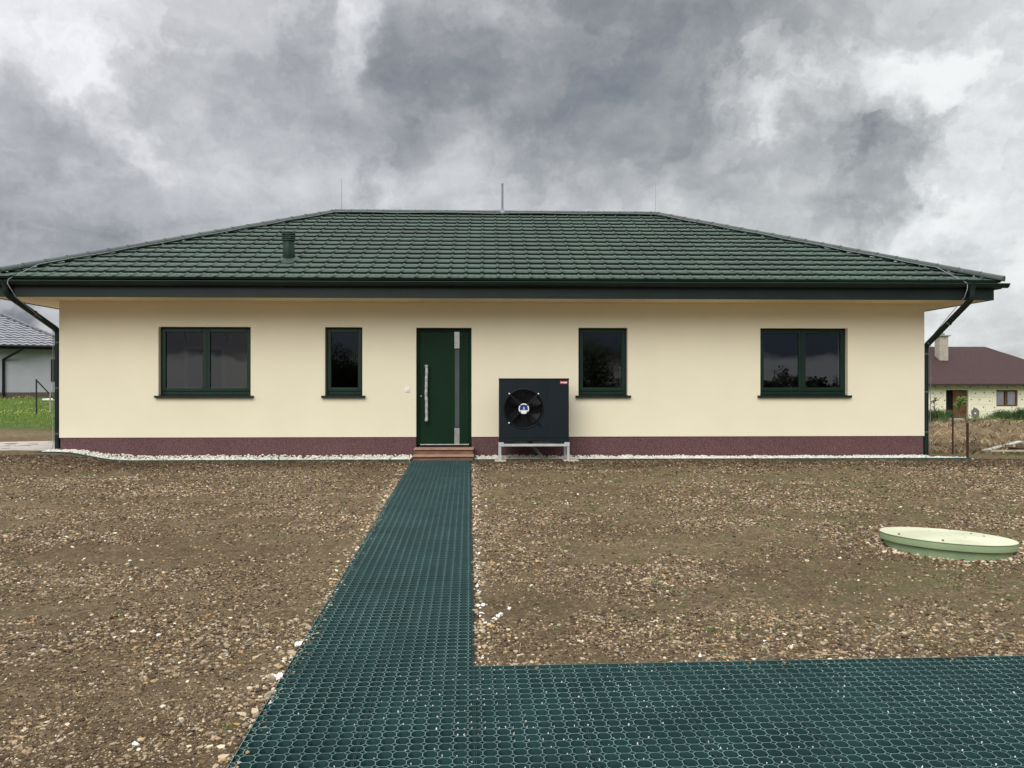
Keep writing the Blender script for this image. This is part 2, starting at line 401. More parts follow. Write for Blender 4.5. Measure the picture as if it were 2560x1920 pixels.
for z0, z1, dens, rmin, rmax, bs in ((2.5,4.2,5200,.0028,.017,ICO1),(4.2,6.5,3300,.0038,.018,ICO1),(6.5,9.5,1800,.0055,.019,ICO1),(9.5,13.75,1000,.0075,.020,ICO1)):
    x, y, d = frustum_pts(z0, z1, dens)
    band = fbm(x*.75+5, y*1.5+3, 4)*.65+fbm(x*3+9, y*3.4+1, 3)*.35
    keep = rng.random(len(x)) < sst(band, .46, .62)*.93+.07
    keep &= ~path_inside(x, y, .0) & (y < -.66) & ((x-LID[0])**2+(y-LID[1])**2 > .55**2)
    x, y, d, band = x[keep], y[keep], d[keep], band[keep]; n = len(x)
    r = rmin*(rng.random(n)**-.55); r = np.minimum(r, rmax*rng.uniform(.5, 1, n))
    isclod = rng.random(n) < .64
    cols = PAL[rng.choice(len(PAL), n, p=PALW/PALW.sum())]*rng.uniform(.7, 1.15, (n, 1))
    cols[isclod] = CLOD[rng.integers(0, len(CLOD), isclod.sum())]
    parts.append(pebbles(x, y, r, cols, bs))
# soil crumbs over the barer patches too
for z0, z1, dens, ra_, rb_ in ((2.5,4.2,2600,.0025,.007),(4.2,6.5,1700,.0035,.009),(6.5,9.5,900,.005,.011),(9.5,13.75,420,.007,.014)):
    x, y, d = frustum_pts(z0, z1, dens)
    ok = ~path_inside(x, y, .0) & (y < -.66) & ((x-LID[0])**2+(y-LID[1])**2 > .53**2) & (rng.random(len(x)) < .06+.94*sst(fbm(x*1.1+50, y*1.9, 4), .42, .60))
    x, y = x[ok], y[ok]; n = len(x); cols = CLOD[rng.integers(0, len(CLOD), n)]*rng.uniform(.75, 1.25, (n, 1))
    pl_ = rng.random(n) < .12; cols[pl_] = PAL[rng.integers(0, 5, pl_.sum())]
    parts.append(pebbles(x, y, rng.uniform(ra_, rb_, n), cols, ICO0, flat=(.5, .9), sink=.15))
n = 9000; x = rng.uniform(-9.5, 9.5, n); y = -.64-np.abs(rng.normal(0, .55, n)); ok = ~path_inside(x, y, .0); x, y = x[ok], y[ok]; n = len(x)
parts.append(pebbles(x, y, rng.uniform(.008, .022, n), CLOD[rng.integers(0, 3, n)]*rng.uniform(.7, 1.2, (n, 1)), ICO0, flat=(.5, .9), sink=.2))
n = 700; a = rng.random(n)*2*PI; r_ = LID[2]-.03+np.abs(rng.normal(0, .07, n)); x = LID[0]+r_*np.cos(a); y = LID[1]+r_*np.sin(a)
parts.append(pebbles(x, y, rng.uniform(.006, .022, n), np.concatenate([CLOD, PAL[:4]])[rng.integers(0, 9, n)], ICO1, sink=.1))
# rubble collected along both edges of the grid path
n = 1300; s = rng.uniform(.3, 11.5, n)**1.0; side = rng.random(n) < .5
t = np.where(side, -16*PP-np.abs(rng.normal(0, .07, n))-.008, .012+np.abs(rng.normal(0, .06, n)))
ok = ~((~side) & (s > S_B-.02)); s, t = s[ok], t[ok]
x = A0.x+TD.x*t+SD.x*s; y = A0.y+TD.y*t+SD.y*s; n = len(x)
cols = PAL[rng.choice(len(PAL), n, p=PALW/PALW.sum())]*rng.uniform(.8, 1.2, (n, 1))
parts.append(pebbles(x, y, rng.uniform(.006, .018, n)*np.where(rng.random(n) < .15, 1.4, .8), cols, ICO1))
n = 420; s = rng.uniform(3.5, 11.5, n); t = -16*PP+np.abs(rng.normal(0, .03, n))+.004
x = A0.x+TD.x*t+SD.x*s; y = A0.y+TD.y*t+SD.y*s; cols = np.concatenate([PAL[:8], CLOD])[rng.integers(0, 13, n)]
parts.append(pebbles(x, y, rng.uniform(.005, .012, n), cols, ICO1, zoff=.0255*y+.012-.012))
v, f, c = join(parts)
o = np_mesh('gravel', v, f, M['stone'], c)
tag(o, 'mixed tan and grey stones and dark clods strewn over the bare yard', 'gravel', kind='stuff')

# white marble chippings: strip against the plinth, spills along the path and under the grid
parts = []
n = 13000; x = rng.uniform(XL-.12, XR+.55, n); fr = strip_front(x); y = fr+.02+rng.random(n)*(np.where(x > XR, .25, -fr-.03))
y = np.where(x > XR, -.60+.02+.3*rng.random(n), y)
ok = ~((x > -1.30) & (x < -.18)); x, y = x[ok], y[ok]; n = len(x)
z = Hbase(x, y)-.030-.008*sst(-x, 1.5, 3)+.028*sst(-x, 6.6, 7.3)+.020*rng.random(n)+.022*fbm(x*4, y*4, 2)
w = np.array([(.80,.78,.73)])*rng.uniform(.82, 1.08, (n, 1))
parts.append(pebbles(x, y, rng.uniform(.010, .021, n), w, ICO1, flat=(.6, .9), zoff=z))
n = 60; s = np.where(rng.random(n) < .3, rng.normal(7.9, .35, n), rng.uniform(.3, 10, n)); t = .03+np.abs(rng.normal(0, .022, n))
x = A0.x+TD.x*t+SD.x*s; y = A0.y+TD.y*t+SD.y*s
ok = s < S_B-.05; x, y = x[ok], y[ok]; n = len(x)
parts.append(pebbles(x, y, rng.uniform(.005, .014, n), np.full((n, 3), .78), ICO1, flat=(.5, .8)))
n = 110; x, y, d = frustum_pts(2.8, 12, 1.0); ok = ~path_inside(x, y, .02); x, y = x[ok], y[ok]; n = len(x)
parts.append(pebbles(x, y, rng.uniform(.006, .016, n), np.full((n, 3), .70), ICO1))
for px_, py_, r in ((694,1693,.020),(702,1688,.015),(745,1612,.022),(832,1513,.016),(1245,1540,.018),(1236,1548,.013),(1252,1534,.012)):
    rr = ray(px_, py_); tt = (.0255*CAMY-CAMZ)/(rr[2]-.0255*rr[1])
    xx = np.array([rr[0]*tt]); yy = np.array([CAMY+rr[1]*tt])
    parts.append(pebbles(xx, yy, np.array([r]), np.full((1, 3), .8), ICO2, flat=(.7, .9)))
# chips pushed up through the drainage slots of the grid cells
ci, cj = np.meshgrid(np.arange(-15, 72), np.arange(120, 190)); ci = ci.ravel(); cj = cj.ravel()
tt = ci*PP; ss = (cj+.5)*PP; prob = .38*sst(ss, 8.7, 9.7)*(.35+.9*sst(fbm(tt*2.2+3, ss*2.2, 2), .4, .6))*(.15+.85*sst(tt, -.8, -.2))
for sgn in (-1, 1):
    k = (rng.random(len(ci)) < prob*(.8 if sgn < 0 else .6)) & ((tt < 0) | (ss > S_B))
    t = tt[k]+sgn*(.25*PP-.001); s = ss[k]-.5*PP+.0055; n = k.sum()
    x = A0.x+TD.x*t+SD.x*s; y = A0.y+TD.y*t+SD.y*s
    parts.append(pebbles(x, y, rng.uniform(.0022, .0040, n), np.full((n, 3), .85), ICO1, flat=(1.2, 2.2), elong=.1, zoff=.0255*y+.012-.0255+rng.uniform(-.002, .004, n)))
v, f, c = join(parts)
o = np_mesh('white_chippings', v, f, M['stone'], c)
tag(o, 'white marble chippings along the plinth and the grid path', 'chippings', kind='stuff')

# ------------------------------------------------------------------ grid path
def grid_path():
    q = [];  top = []
    V = []; F = []; MI = []
    TH = .0027; D0 = -.034
    def wall(t0, s0, t1, s1, ztop, mi=0):
        dt, ds = t1-t0, s1-s0; l = math.hypot(dt, ds); nt_, ns = -ds/l*TH/2, dt/l*TH/2
        b = len(V)
        for (t, s) in ((t0+nt_, s0+ns), (t1+nt_, s1+ns), (t1-nt_, s1-ns), (t0-nt_, s0-ns)):
            x = A0.x+TD.x*t+SD.x*s; y = A0.y+TD.y*t+SD.y*s; z = .0255*y+.012
            V.append((x, y, z+D0)); V.append((x, y, z+ztop))
        F.extend([(b+1, b+3, b+5, b+7), (b, b+2, b+3, b+1), (b+2, b+4, b+5, b+3), (b+4, b+6, b+7, b+5), (b+6, b, b+1, b+7)])
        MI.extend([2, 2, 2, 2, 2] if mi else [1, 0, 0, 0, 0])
    h = .25*PP
    jB = round(S_B/PP); jE = int(S_END/PP); jE2 = jB+24; iE = int(T_END/PP)//8*8
    def cells():
        for j in range(0, jE):
            for i in range(-16, (iE if jB <= j < jE2 else 0)):
                yield i, j
    for i, j in cells():
        hi = (iE if jB <= j < jE2 else 0)
        wob = .0006*math.sin(i*12.9+j*78.2)
        tc, sc_ = i*PP, (j+.5)*PP
        # octagon centre (i): the tile's cells span i..i+1, cut through the octagons at its edges
        if i < hi: wall((i+.5)*PP, sc_-h, (i+.5)*PP, sc_+h, wob)                       # wall running along the path
        # across walls: half an octagon either side of the lattice column
        wall(i*PP if i in (-16,) else i*PP-h, (j+1)*PP, i*PP+h, (j+1)*PP, wob-.0001)
        cx, cs = (i+.5)*PP, (j+1)*PP
        wall(cx-h, cs, cx, cs-h, wob-.0004); wall(cx+h, cs, cx, cs+h, wob-.0004)
        wall(cx-h, cs, cx, cs+h, wob-.0008); wall(cx+h, cs, cx, cs-h, wob-.0008)
    # rims and tile joints
    def rim(t0, s0, t1, s1, z, m=0): wall(t0, s0, t1, s1, z, m)
    for t in range(-16, iE+1, 8):
        tt = t*PP
        s0 = 0 if t <= 0 else jB*PP; s1 = jE*PP if t <= 0 else jE2*PP
        if t in (-16, iE): rim(tt, s0, tt, s1, -.004)
        else:
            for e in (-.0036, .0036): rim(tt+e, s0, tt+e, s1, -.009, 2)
    rim(0, jB*PP-.001, iE*PP, jB*PP-.001, -.002); rim(-16*PP, .001, 0, .001, -.002)
    # floor of the cells
    b = len(V)
    def fl(t0, t1, s0, s1):
        b = len(V)
        for (t, s) in ((t0, s0), (t1, s0), (t1, s1), (t0, s1)):
            x = A0.x+TD.x*t+SD.x*s; y = A0.y+TD.y*t+SD.y*s; V.append((x, y, .0255*y+.012-.033))
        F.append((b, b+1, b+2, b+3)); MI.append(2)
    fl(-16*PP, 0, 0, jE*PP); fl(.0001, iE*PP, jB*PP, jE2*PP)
    me = bpy.data.meshes.new('path'); me.from_pydata(V, [], F)
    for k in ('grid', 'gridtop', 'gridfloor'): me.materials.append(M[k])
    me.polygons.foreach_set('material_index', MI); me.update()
    o = bpy.data.objects.new('path', me); COL.objects.link(o); return o
o = grid_path(); tag(o, 'dark green plastic honeycomb grid path leading to the front door', 'path', kind='structure')

# ------------------------------------------------------------------ bungalow
house = tag(empty('bungalow', (0, 0, 0)), 'cream bungalow with a dark green hipped tile roof and maroon plinth', 'house')
ZP, ZS = .352, 2.73; DEP = 8.15; WT = .40
WIN = [  # x0,x1 from the photo on the wall plane, z0,z1, split
    ((396, 626.7), True, 'interior'), ((812.2, 905.9), False, 'dark'), ((1446, 1569), False, 'dark'), ((1900.8, 2119.5), True, 'dark')]
wins = []
for (a, b), sp, rm in WIN: wins.append((P(a, 900, 0).x, P(b, 900, 0).x, 1.083, 2.298, sp, rm))
DX0, DX1, DZ0, DZ1 = P(1040.3, 900, 0).x, P(1178.9, 900, 0).x, .196, 2.292
# front wall with openings
def wall_with_holes(mb, y, xs_, zs_, holes, flip=False):
    for i in range(len(xs_)-1):
        for k in range(len(zs_)-1):
            cx, cz = (xs_[i]+xs_[i+1])/2, (zs_[k]+zs_[k+1])/2
            if any(h[0] < cx < h[1] and h[2] < cz < h[3] for h in holes): continue
            mb.add([(xs_[i], y, zs_[k]), (xs_[i+1], y, zs_[k]), (xs_[i+1], y, zs_[k+1]), (xs_[i], y, zs_[k+1])], [(0, 1, 2, 3)])
mb = MB()
holes = [(w[0], w[1], w[2], w[3]) for w in wins]+[(DX0, DX1, ZP-.01, DZ1)]
xs_ = sorted({XL, XR, *[h[0] for h in holes], *[h[1] for h in holes]}); zs_ = sorted({ZP, ZS+.06, *[h[2] for h in holes if h[2] > ZP], *[h[3] for h in holes]})
wall_with_holes(mb, 0, xs_, zs_, holes); wall_with_holes(mb, WT, xs_, zs_, holes)
for h in holes:
    x0, x1, z0, z1 = h; z0 = max(z0, ZP)
    mb.add([(x0,0,z0),(x0,WT,z0),(x0,WT,z1),(x0,0,z1)], [(0,1,2,3)]); mb.add([(x1,0,z0),(x1,WT,z0),(x1,WT,z1),(x1,0,z1)], [(3,2,1,0)])
    mb.add([(x0,0,z1),(x1,0,z1),(x1,WT,z1),(x0,WT,z1)], [(0,1,2,3)])
    if h[2] > ZP: mb.add([(x0,0,z0),(x1,0,z0),(x1,WT,z0),(x0,WT,z0)], [(3,2,1,0)])
mb.add([(XL,0,ZP),(XL,DEP,ZP),(XL,DEP,ZS+.06),(XL,0,ZS+.06)], [(3,2,1,0)]); mb.add([(XR,0,ZP),(XR,DEP,ZP),(XR,DEP,ZS+.06),(XR,0,ZS+.06)], [(0,1,2,3)])
mb.add([(XL,DEP,ZP),(XR,DEP,ZP),(XR,DEP,ZS+.06),(XL,DEP,ZS+.06)], [(3,2,1,0)])
mb.add([(XL,0,ZP),(DX0,0,ZP),(DX0,.03,ZP),(XL,.03,ZP)], [(0,1,2,3)]); mb.add([(DX1,0,ZP),(XR,0,ZP),(XR,.03,ZP),(DX1,.03,ZP)], [(0,1,2,3)])
mb.build('wall', M['render'], house, recalc=False)
mb = MB()
I = .014
mb.box((XL+I, I, -.5), (DX0-.002, WT, ZP)); mb.box((DX1+.002, I, -.5), (XR-I, WT, ZP)); mb.box((DX0-.002, I+.05, -.5), (DX1+.002, WT, DZ0-.03))
mb.box((XL+I, WT, -.5), (XL+WT, DEP-I, ZP)); mb.box((XR-WT, WT, -.5), (XR-I, DEP-I, ZP)); mb.box((XL+WT, DEP-WT, -.5), (XR-WT, DEP-I, ZP))
mb.build('plinth', M['plinth'], house)
# soffit, fascia, gutters
OV = .78; FX0, FX1, FY0, FY1 = XL-OV, XR+OV, -OV, DEP+OV
mb = MB()
def ring(mb, a, b, z):
    (x0,y0,x1,y1), (u0,v0,u1,v1) = a, b
    vs = [(x0,y0,z),(x1,y0,z),(x1,y1,z),(x0,y1,z),(u0,v0,z),(u1,v0,z),(u1,v1,z),(u0,v1,z)]
    mb.add(vs, [(0,1,5,4),(1,2,6,5),(2,3,7,6),(3,0,4,7)])
ring(mb, (FX0+.02, FY0+.02, FX1-.02, FY1-.02), (XL+.001, .001, XR-.001, DEP-.001), ZS+.012)
mb.build('soffit', M['soffit'], house, recalc=False)
mb = MB(); zf0, zf1 = ZS, 3.0
mb.box((FX0, FY0, zf0), (FX1, FY0+.025, zf1)); mb.box((FX0, FY1-.025, zf0), (FX1, FY1, zf1))
mb.box((FX0, FY0+.025, zf0), (FX0+.025, FY1-.025, zf1)); mb.box((FX1-.025, FY0+.025, zf0), (FX1, FY1-.025, zf1))
mb.build('fascia', M['trim'], house)
def gutter(p0, p1, name='gutter', r=.068, brackets=False):
    # half round channel from p0 to p1 (both at rim height, centre line), with a rolled front bead and end caps
    mb = MB(); p0 = Vector(p0); p1 = Vector(p1); d = (p1-p0).normalized(); o_ = Vector((d.y, -d.x, 0)); n = 12
    for rr, flip in ((r, 0), (r-.004, 1)):
        vs = []
        for p in (p0, p1):
            for k in range(n+1):
                w = PI*k/n; vs.append(p+o_*math.cos(w)*rr-Vector((0, 0, 1))*math.sin(w)*rr)
        mb.add(vs, [(k, k+1, n+2+k, n+1+k) for k in range(n)], smooth=True)
    for p in (p0, p1):
        mb.add([p+o_*math.cos(PI*k/n)*r-Vector((0, 0, 1))*math.sin(PI*k/n)*r for k in range(n+1)], [tuple(range(n+1))])
    mb.tube([p0+o_*(r+.004), p1+o_*(r+.004)], .008, 8)
    g = mb.build(name, M['trim'], house, recalc=False)
    L = (p1-p0).length; k = .45
    while brackets and k < L:
        mbk = MB()
        c = p0+d*k
        pts = [c+o_*math.cos(PI*q/8)*(r+.003)-Vector((0, 0, 1))*math.sin(PI*q/8)*(r+.003) for q in range(9)]
        for a, b in zip(pts[:-1], pts[1:]):
            mbk.add([a-d*.014, a+d*.014, b+d*.014, b-d*.014], [(0, 1, 2, 3)])
        k += .92
        mbk.build('gutter_bracket', M['trim'], g, recalc=False)
    return g
GZ = 2.985; GX0, GX1 = FX0-.20, FX1+.19
gutter((GX0, FY0-.075, GZ-.006), (GX1, FY0-.075, GZ+.012), brackets=True)
gutter((GX1-.075, FY0+.02, GZ+.004), (GX1-.075, FY1, GZ)); gutter((GX0+.075, FY1, GZ), (GX0+.075, FY0+.02, GZ-.01))

# roof
ZE = 3.035; RX0, RX1, RY0 = FX0-.10, FX1+.10, FY0-.06; RY1 = FY1+.06
RUN = (RY1-RY0)/2; SL = math.atan2(5.17-ZE, RUN)
def rib(u):
    a = abs(u)/.021
    return .016*math.sqrt(max(0, 1-a*a)) if a < 1 else 0
def slope(L, origin, ud, vd_flat, planes):
    """tiled slope: u along the eave, v up the slope; planes clip it to the hips"""
    bm = bmesh.new(); ud = Vector(ud); vf = Vector(vd_flat)
    vd = vf*math.cos(SL)+Vector((0, 0, math.sin(SL))); w = Vector((0, 0, math.cos(SL)))-vf*math.sin(SL); o_ = Vector(origin)
    rows = 16; rl = RUN/math.cos(SL)/rows; pitch = .2755; nt_ = int(L/pitch)+1
    offs = [-.024, -.0195, -.013, -.005, .005, .013, .0195, .024, .085, .1385, .192]
    us = sorted(u for k in range(nt_+1) for u in (k*pitch+f for f in offs) if 0 <= u <= L)
    for r in range(rows):
        lo, hi, ri = [], [], []
        for u in us:
            k = (u+.05) % pitch-.05; h = rib(k)+(.0035*math.sin((k-.031)/.2135*PI)**2 if k > .031 else 0)*.6
            jit = .0012*math.sin(u*3.1+r*1.7)
            lo.append(bm.verts.new(o_+ud*u+vd*(r*rl)+w*(h+.031+jit))); hi.append(bm.verts.new(o_+ud*u+vd*((r+1)*rl+.004)+w*(h+.001)))
            ri.append(bm.verts.new(o_+ud*u+vd*(r*rl+.012)+w*(-.012 if r == 0 else h-.004)))
        for i in range(len(us)-1):
            f = bm.faces.new((lo[i], lo[i+1], hi[i+1], hi[i])); f.smooth = True
            bm.faces.new((ri[i], ri[i+1], lo[i+1], lo[i]))
    for co, no in planes:
        bmesh.ops.bisect_plane(bm, geom=bm.verts[:]+bm.edges[:]+bm.faces[:], plane_co=co, plane_no=no, clear_outer=True)
    return bm
mb = MB()
c00, c10, c11, c01 = Vector((RX0, RY0, ZE)), Vector((RX1, RY0, ZE)), Vector((RX1, RY1, ZE)), Vector((RX0, RY1, ZE))
for L, o_, ud, vf, pl in (
    (RX1-RX0, c00, (1,0,0), (0,1,0), [(c00, (-1,1,0)), (c10, (1,1,0))]),
    (RX1-RX0, c11, (-1,0,0), (0,-1,0), [(c11, (1,-1,0)), (c01, (-1,-1,0))]),
    (RY1-RY0, c10, (0,1,0), (-1,0,0), [(c10, (-1,-1,0)), (c11, (-1,1,0))]),
    (RY1-RY0, c01, (0,-1,0), (1,0,0), [(c01, (1,1,0)), (c00, (1,-1,0))])):
    bm = slope(L, o_, ud, vf, pl)
    b = len(mb.v); bm.verts.index_update(); mb.v += [tuple(v.co) for v in bm.verts]
    for f in bm.faces: mb.f.append(tuple(v.index+b for v in f.verts)); mb.m.append(0); mb.s.append(f.smooth)
    bm.free()
# under-sheathing keeps the loft dark
zr = ZE+RUN*math.tan(SL)
ra, rb = Vector((RX0+RUN, RY0+RUN, zr)), Vector((RX1-RUN, RY0+RUN, zr)); dn = Vector((0, 0, -.05))
mb.add([c00+dn, c10+dn, c11+dn, c01+dn, ra+dn, rb+dn], [(0,1,5,4), (2,3,4,5), (1,2,5), (3,0,4)])
roof = mb.build('roof', M['roof'], house, recalc=False)
def cap_line(p0, p1, name, r=.085):
    mb = MB(); p0 = Vector(p0); p1 = Vector(p1); d = (p1-p0); L = d.length; d.normalize()
    s = d.cross(Vector((0, 0, 1))).normalized(); up = s.cross(d).normalized(); n = 10; k = 0; step = .36
    while k < L:
        e = min(k+step+.03, L)
        vs = []
        for q, rr in ((k, r+.004), (e, r)):
            p = p0+d*q
            for i in range(n+1):
                w = PI*(i/n)*1.06-.03*PI; vs.append(p+s*math.cos(w)*rr*1.12+up*(math.sin(w)*rr*.9-.01))
        mb.add(vs, [(i, i+1, n+2+i, n+1+i) for i in range(n)], smooth=True)
        ring0 = vs[:n+1]
        mb.add(ring0, [tuple(range(n+1))])
        # raised joint bead
        pts = [p0+d*(k+.012)+s*math.cos(PI*i/n)*(r+.010)*1.12+up*(math.sin(PI*i/n)*(r+.010)*.9-.01) for i in range(n+1)]
        mb.tube(pts, .003, 5)
        k += step
    mb.add([p1+s*math.cos(PI*i/n)*r*1.12+up*(math.sin(PI*i/n)*r*.9-.01) for i in range(n+1)], [tuple(range(n+1))])
    return mb.build(name, M['ridge'], roof, recalc=False)
up_ = Vector((0, 0, .03))
cap_line(ra+up_, rb+up_, 'ridge_cap'); cap_line(c00+up_+Vector((-.02,-.02,0)), ra+up_, 'hip_cap'); cap_line(c10+up_+Vector((.02,-.02,0)), rb+up_, 'hip_cap')
cap_line(c01+up_, ra+up_, 'hip_cap'); cap_line(c11+up_, rb+up_, 'hip_cap')
# snow-guard screws on the lowest course
vdir = Vector((0, math.cos(SL), math.sin(SL))); wdir = Vector((0, -math.sin(SL), math.cos(SL)))
u = .2755*.55; scr = None
while u < RX1-RX0-.3:
    if u > .45:
        p = c00+Vector((u, 0, 0))+vdir*.15+wdir*.020
        if scr is None: mb = MB(); mb.tube([Vector((0, 0, 0)), wdir*.012], .007, 6); scr = mb.build('roof_screw', M['black'], roof); scr.location = p
        else: q_ = scr.copy(); COL.objects.link(q_); q_.location = p
    u += .2755
# roof vent: swan-necked base, pipe, louvred cap
VX = -3.51; VY = .22; VZ = ZE+(VY-RY0)*math.tan(SL)
mb = MB(); b0 = Vector((VX, VY, VZ))
mb.tube([b0-vdir*.17+wdir*.02, b0-vdir*.17+wdir*.035], .02, 6)
mb.lathe([(.20,.0),(.17,.03),(.13,.05),(.115,.06)], b0+wdir*.015, 24, M=Matrix((Vector((1,0,0)), vdir, wdir)).transposed())
mb.tube([b0-wdir*.05, b0+wdir*.10, b0+wdir*.15+Vector((0,0,.03)), b0+wdir*.17+Vector((0,0,.12)), b0+wdir*.17+Vector((0,0,.23))], [.108,.108,.105,.094,.094], 20)
ct = b0+wdir*.17+Vector((0,0,.185))
for i in range(4): mb.lathe([(.096,.035*i),(.120,.035*i+.004),(.120,.035*i+.022),(.096,.035*i+.028)], ct, 24)
mb.lathe([(.096,.13),(.118,.14),(.112,.165),(.06,.18),(.0,.183)], ct, 24)
mb.build('vent_pipe', simple('vent_green', (.013,.036,.025), .5, .4), roof)

# lightning conductor, rods and mast
def on_hip(c, k, e=.0): return c+(ra-c if c in (c00,) else rb-c)*k
lw = MB(); off = Vector((.02, -.135, -.012))
pts = [P(52, 716, -.93)]
def hp(c, r_, k, o_): return c+(r_-c)*k+o_
oL = Vector((.10, -.06, .045)); oR = Vector((-.10, -.06, .045)); oM = Vector((0, -.115, .018))
pl = [Vector((-7.78, -.92, 3.0)), hp(c00, ra, .12, oL)]+[hp(c00, ra, k, oL+Vector((0, 0, .008*math.sin(k*40)))) for k in np.linspace(.16, .985, 24)]
pm = [hp(ra, rb, k, oM+Vector((0, -.02*abs(math.sin(k*19)), .012*math.sin(k*23)))) for k in np.linspace(.02, .98, 30)]
pr = [hp(rb, c10, k, oR+Vector((0, 0, .008*math.sin(k*37)))) for k in np.linspace(.015, .86, 24)]+[Vector((8.18, -.92, 3.0))]
lw.tube(pl+pm+pr, .006, 6)
LPX = XL-.15
lw.tube([Vector((-7.78,-.92,3.0)), Vector((-7.78,-.95,2.93)), Vector((-7.70,-.86,2.72)), Vector((-7.60,-.30,2.42)), Vector((XL-.116,.02,2.28)), Vector((XL-.116,.02,.2)), Vector((XL-.14,-.05,.1))], .0065, 6)
lw.tube([Vector((8.18,-.92,3.0)), Vector((8.16,-.95,2.9)), Vector((8.12,-.93,2.76)), Vector((XR+.115,.01,2.12)), Vector((XR+.04,-.045,2.03)), Vector((XR+.12,0,1.98)), Vector((XR+.116,.02,.1))], .006, 6)
for k in np.linspace(.08, .95, 9):
    for c, r_, o_ in ((c00, ra, oL), (c10, rb, oR)):
        q = hp(c, r_, k, o_); lw.tube([q, q+Vector((0, 0, .035))], .006, 5)
lw.build('lightning_conductor', M['zinc'], house)
for px_, top, dd, rr in ((854, 446, 0, .006), (1639, 452, 0, .004)):
    a = P(px_, 528, RY0+RUN); b = P(px_, top, RY0+RUN)
    mb = MB(); mb.tube([a, (a+b)/2, b], [rr, rr*.8, rr*.6], 6); mb.build('lightning_rod', M['zinc'], house)
a = P(1256, 531, RY0+RUN-.05); b = P(1256, 459, RY0+RUN-.05)
mb = MB(); mb.tube([a-Vector((0,0,.1)), b], .024, 12); mb.lathe([(.07,-.02),(.05,.03),(.032,.07),(.026,.13)], a, 14)
mb.build('antenna_mast', simple('grey_mast', (.22,.23,.23), .6, .4, var=.2), house)

# downpipes
def downpipe(pts, clamp_at, funnel):
    mb = MB(); pts = [Vector(p) for p in pts]
    # rounded elbows
    q = [pts[0]]
    for a, b, c in zip(pts[:-2], pts[1:-1], pts[2:]):
        d1 = (a-b).normalized()*.07; d2 = (c-b).normalized()*.07
        for t in (0, .25, .5, .75, 1): q.append(b+d1*(1-t)**2+d2*t**2)
    q.append(pts[-1]); mb.tube(q, .049, 16)
    f = pts[0]; mb.lathe([(.085,.09),(.075,.05),(.052,-.03),(.052,-.08)], f, 18)
    for p in pts[1:-1]:
        for (a, b) in ((p, pts[-1]),):
            pass
    o = mb.build('downpipe', M['trim'], house)
    for p, d in clamp_at:
        c = MB(); p = Vector(p); d = Vector(d).normalized(); c.tube([p-d*.012, p+d*.012], .053, 16); c.build('clamp', M['clamp'], o)
    return o
xl_ = XL-.062; yl = .07
downpipe([(-7.86,-.855,2.90),(-7.86,-.855,2.77),(xl_,yl,2.235),(xl_,yl,.155)],
    [((xl_,yl,2.02),(0,0,1)),((xl_,yl,1.22),(0,0,1)),((xl_,yl,.42),(0,0,1)),((-7.67,-.36,2.49),(.35,.925,-.535))], 0)
xr_ = XR+.062; yr = .07
downpipe([(8.29,-.855,2.92),(8.29,-.855,2.74),(xr_,yr,1.98),(xr_,yr,-.02)],
    [((xr_,yr,1.84),(0,0,1)),((xr_,yr,1.15),(0,0,1)),((xr_,yr,.42),(0,0,1)),((8.16,-.41,2.37),(-.28,.925,-.76))], 0)

# windows
YF = .105
def window(x0, x1, z0, z1, split, room):
    fr = MB(); fw = .042; z0 += .018
    fr.bbox((x0, YF, z0), (x0+fw, YF+.075, z1), .005); fr.bbox((x1-fw, YF, z0), (x1, YF+.075, z1), .005)
    fr.bbox((x0+fw, YF, z1-fw), (x1-fw, YF+.075, z1), .005); fr.bbox((x0+fw, YF, z0), (x1-fw, YF+.075, z0+.075), .005)
    w = fr.build('window', M['frame'], house)
    xm = (x0+x1)/2
    leaves = [(x0+fw-.012, xm-.002), (xm+.002, x1-fw+.012)] if split else [(x0+fw-.012, x1-fw+.012)]
    for a, b in leaves:
        s = MB(); sw = .062; c, d = z0+.062, z1-fw+.012; ys = YF-.018
        s.bbox((a, ys, c), (a+sw, YF+.06, d), .007); s.bbox((b-sw, ys, c), (b, YF+.06, d), .007)
        s.bbox((a+sw, ys, c), (b-sw, YF+.06, c+sw), .007); s.bbox((a+sw, ys, d-sw), (b-sw, YF+.06, d), .007)
        sh = s.build('sash', M['frame'], w)
        p = MB(); yp = YF+.012
        p.add([(a+sw-.004, yp, c+sw-.004), (b-sw+.004, yp, c+sw-.004), (b-sw+.004, yp, d-sw+.004), (a+sw-.004, yp, d-sw+.004)], [(0,1,2,3)])
        p.build('pane', M['glass'], w, recalc=False)
    if split:
        m = MB(); m.bbox((xm-.012, YF-.026, z0+.07), (xm+.012, YF-.0185, z1-fw), .003); m.build('mullion', M['frame'], w)
    s = MB(); zt = z0-.018
    s.prism([(-.055, zt-.036), (-.055, zt-.002), (YF-.002, zt+.016), (YF-.002, zt-.0), (-.049, zt-.014), (-.049, zt-.036)], 'x', x0-.052, x1+.052)
    s.bbox((x0-.054, -.057, zt-.036), (x0-.050, -.0015, zt+.004), .001); s.bbox((x1+.050, -.057, zt-.036), (x1+.054, -.0015, zt+.004), .001)
    s.build('sill', M['trim'], w)
    for k in (.22, .78):
        dr = MB(); dr.bbox((x0+(x1-x0)*k-.02, YF-.004, z0+.022), (x0+(x1-x0)*k+.02, YF-.0005, z0+.032), .001); dr.build('drain_cover', M['black'], w)
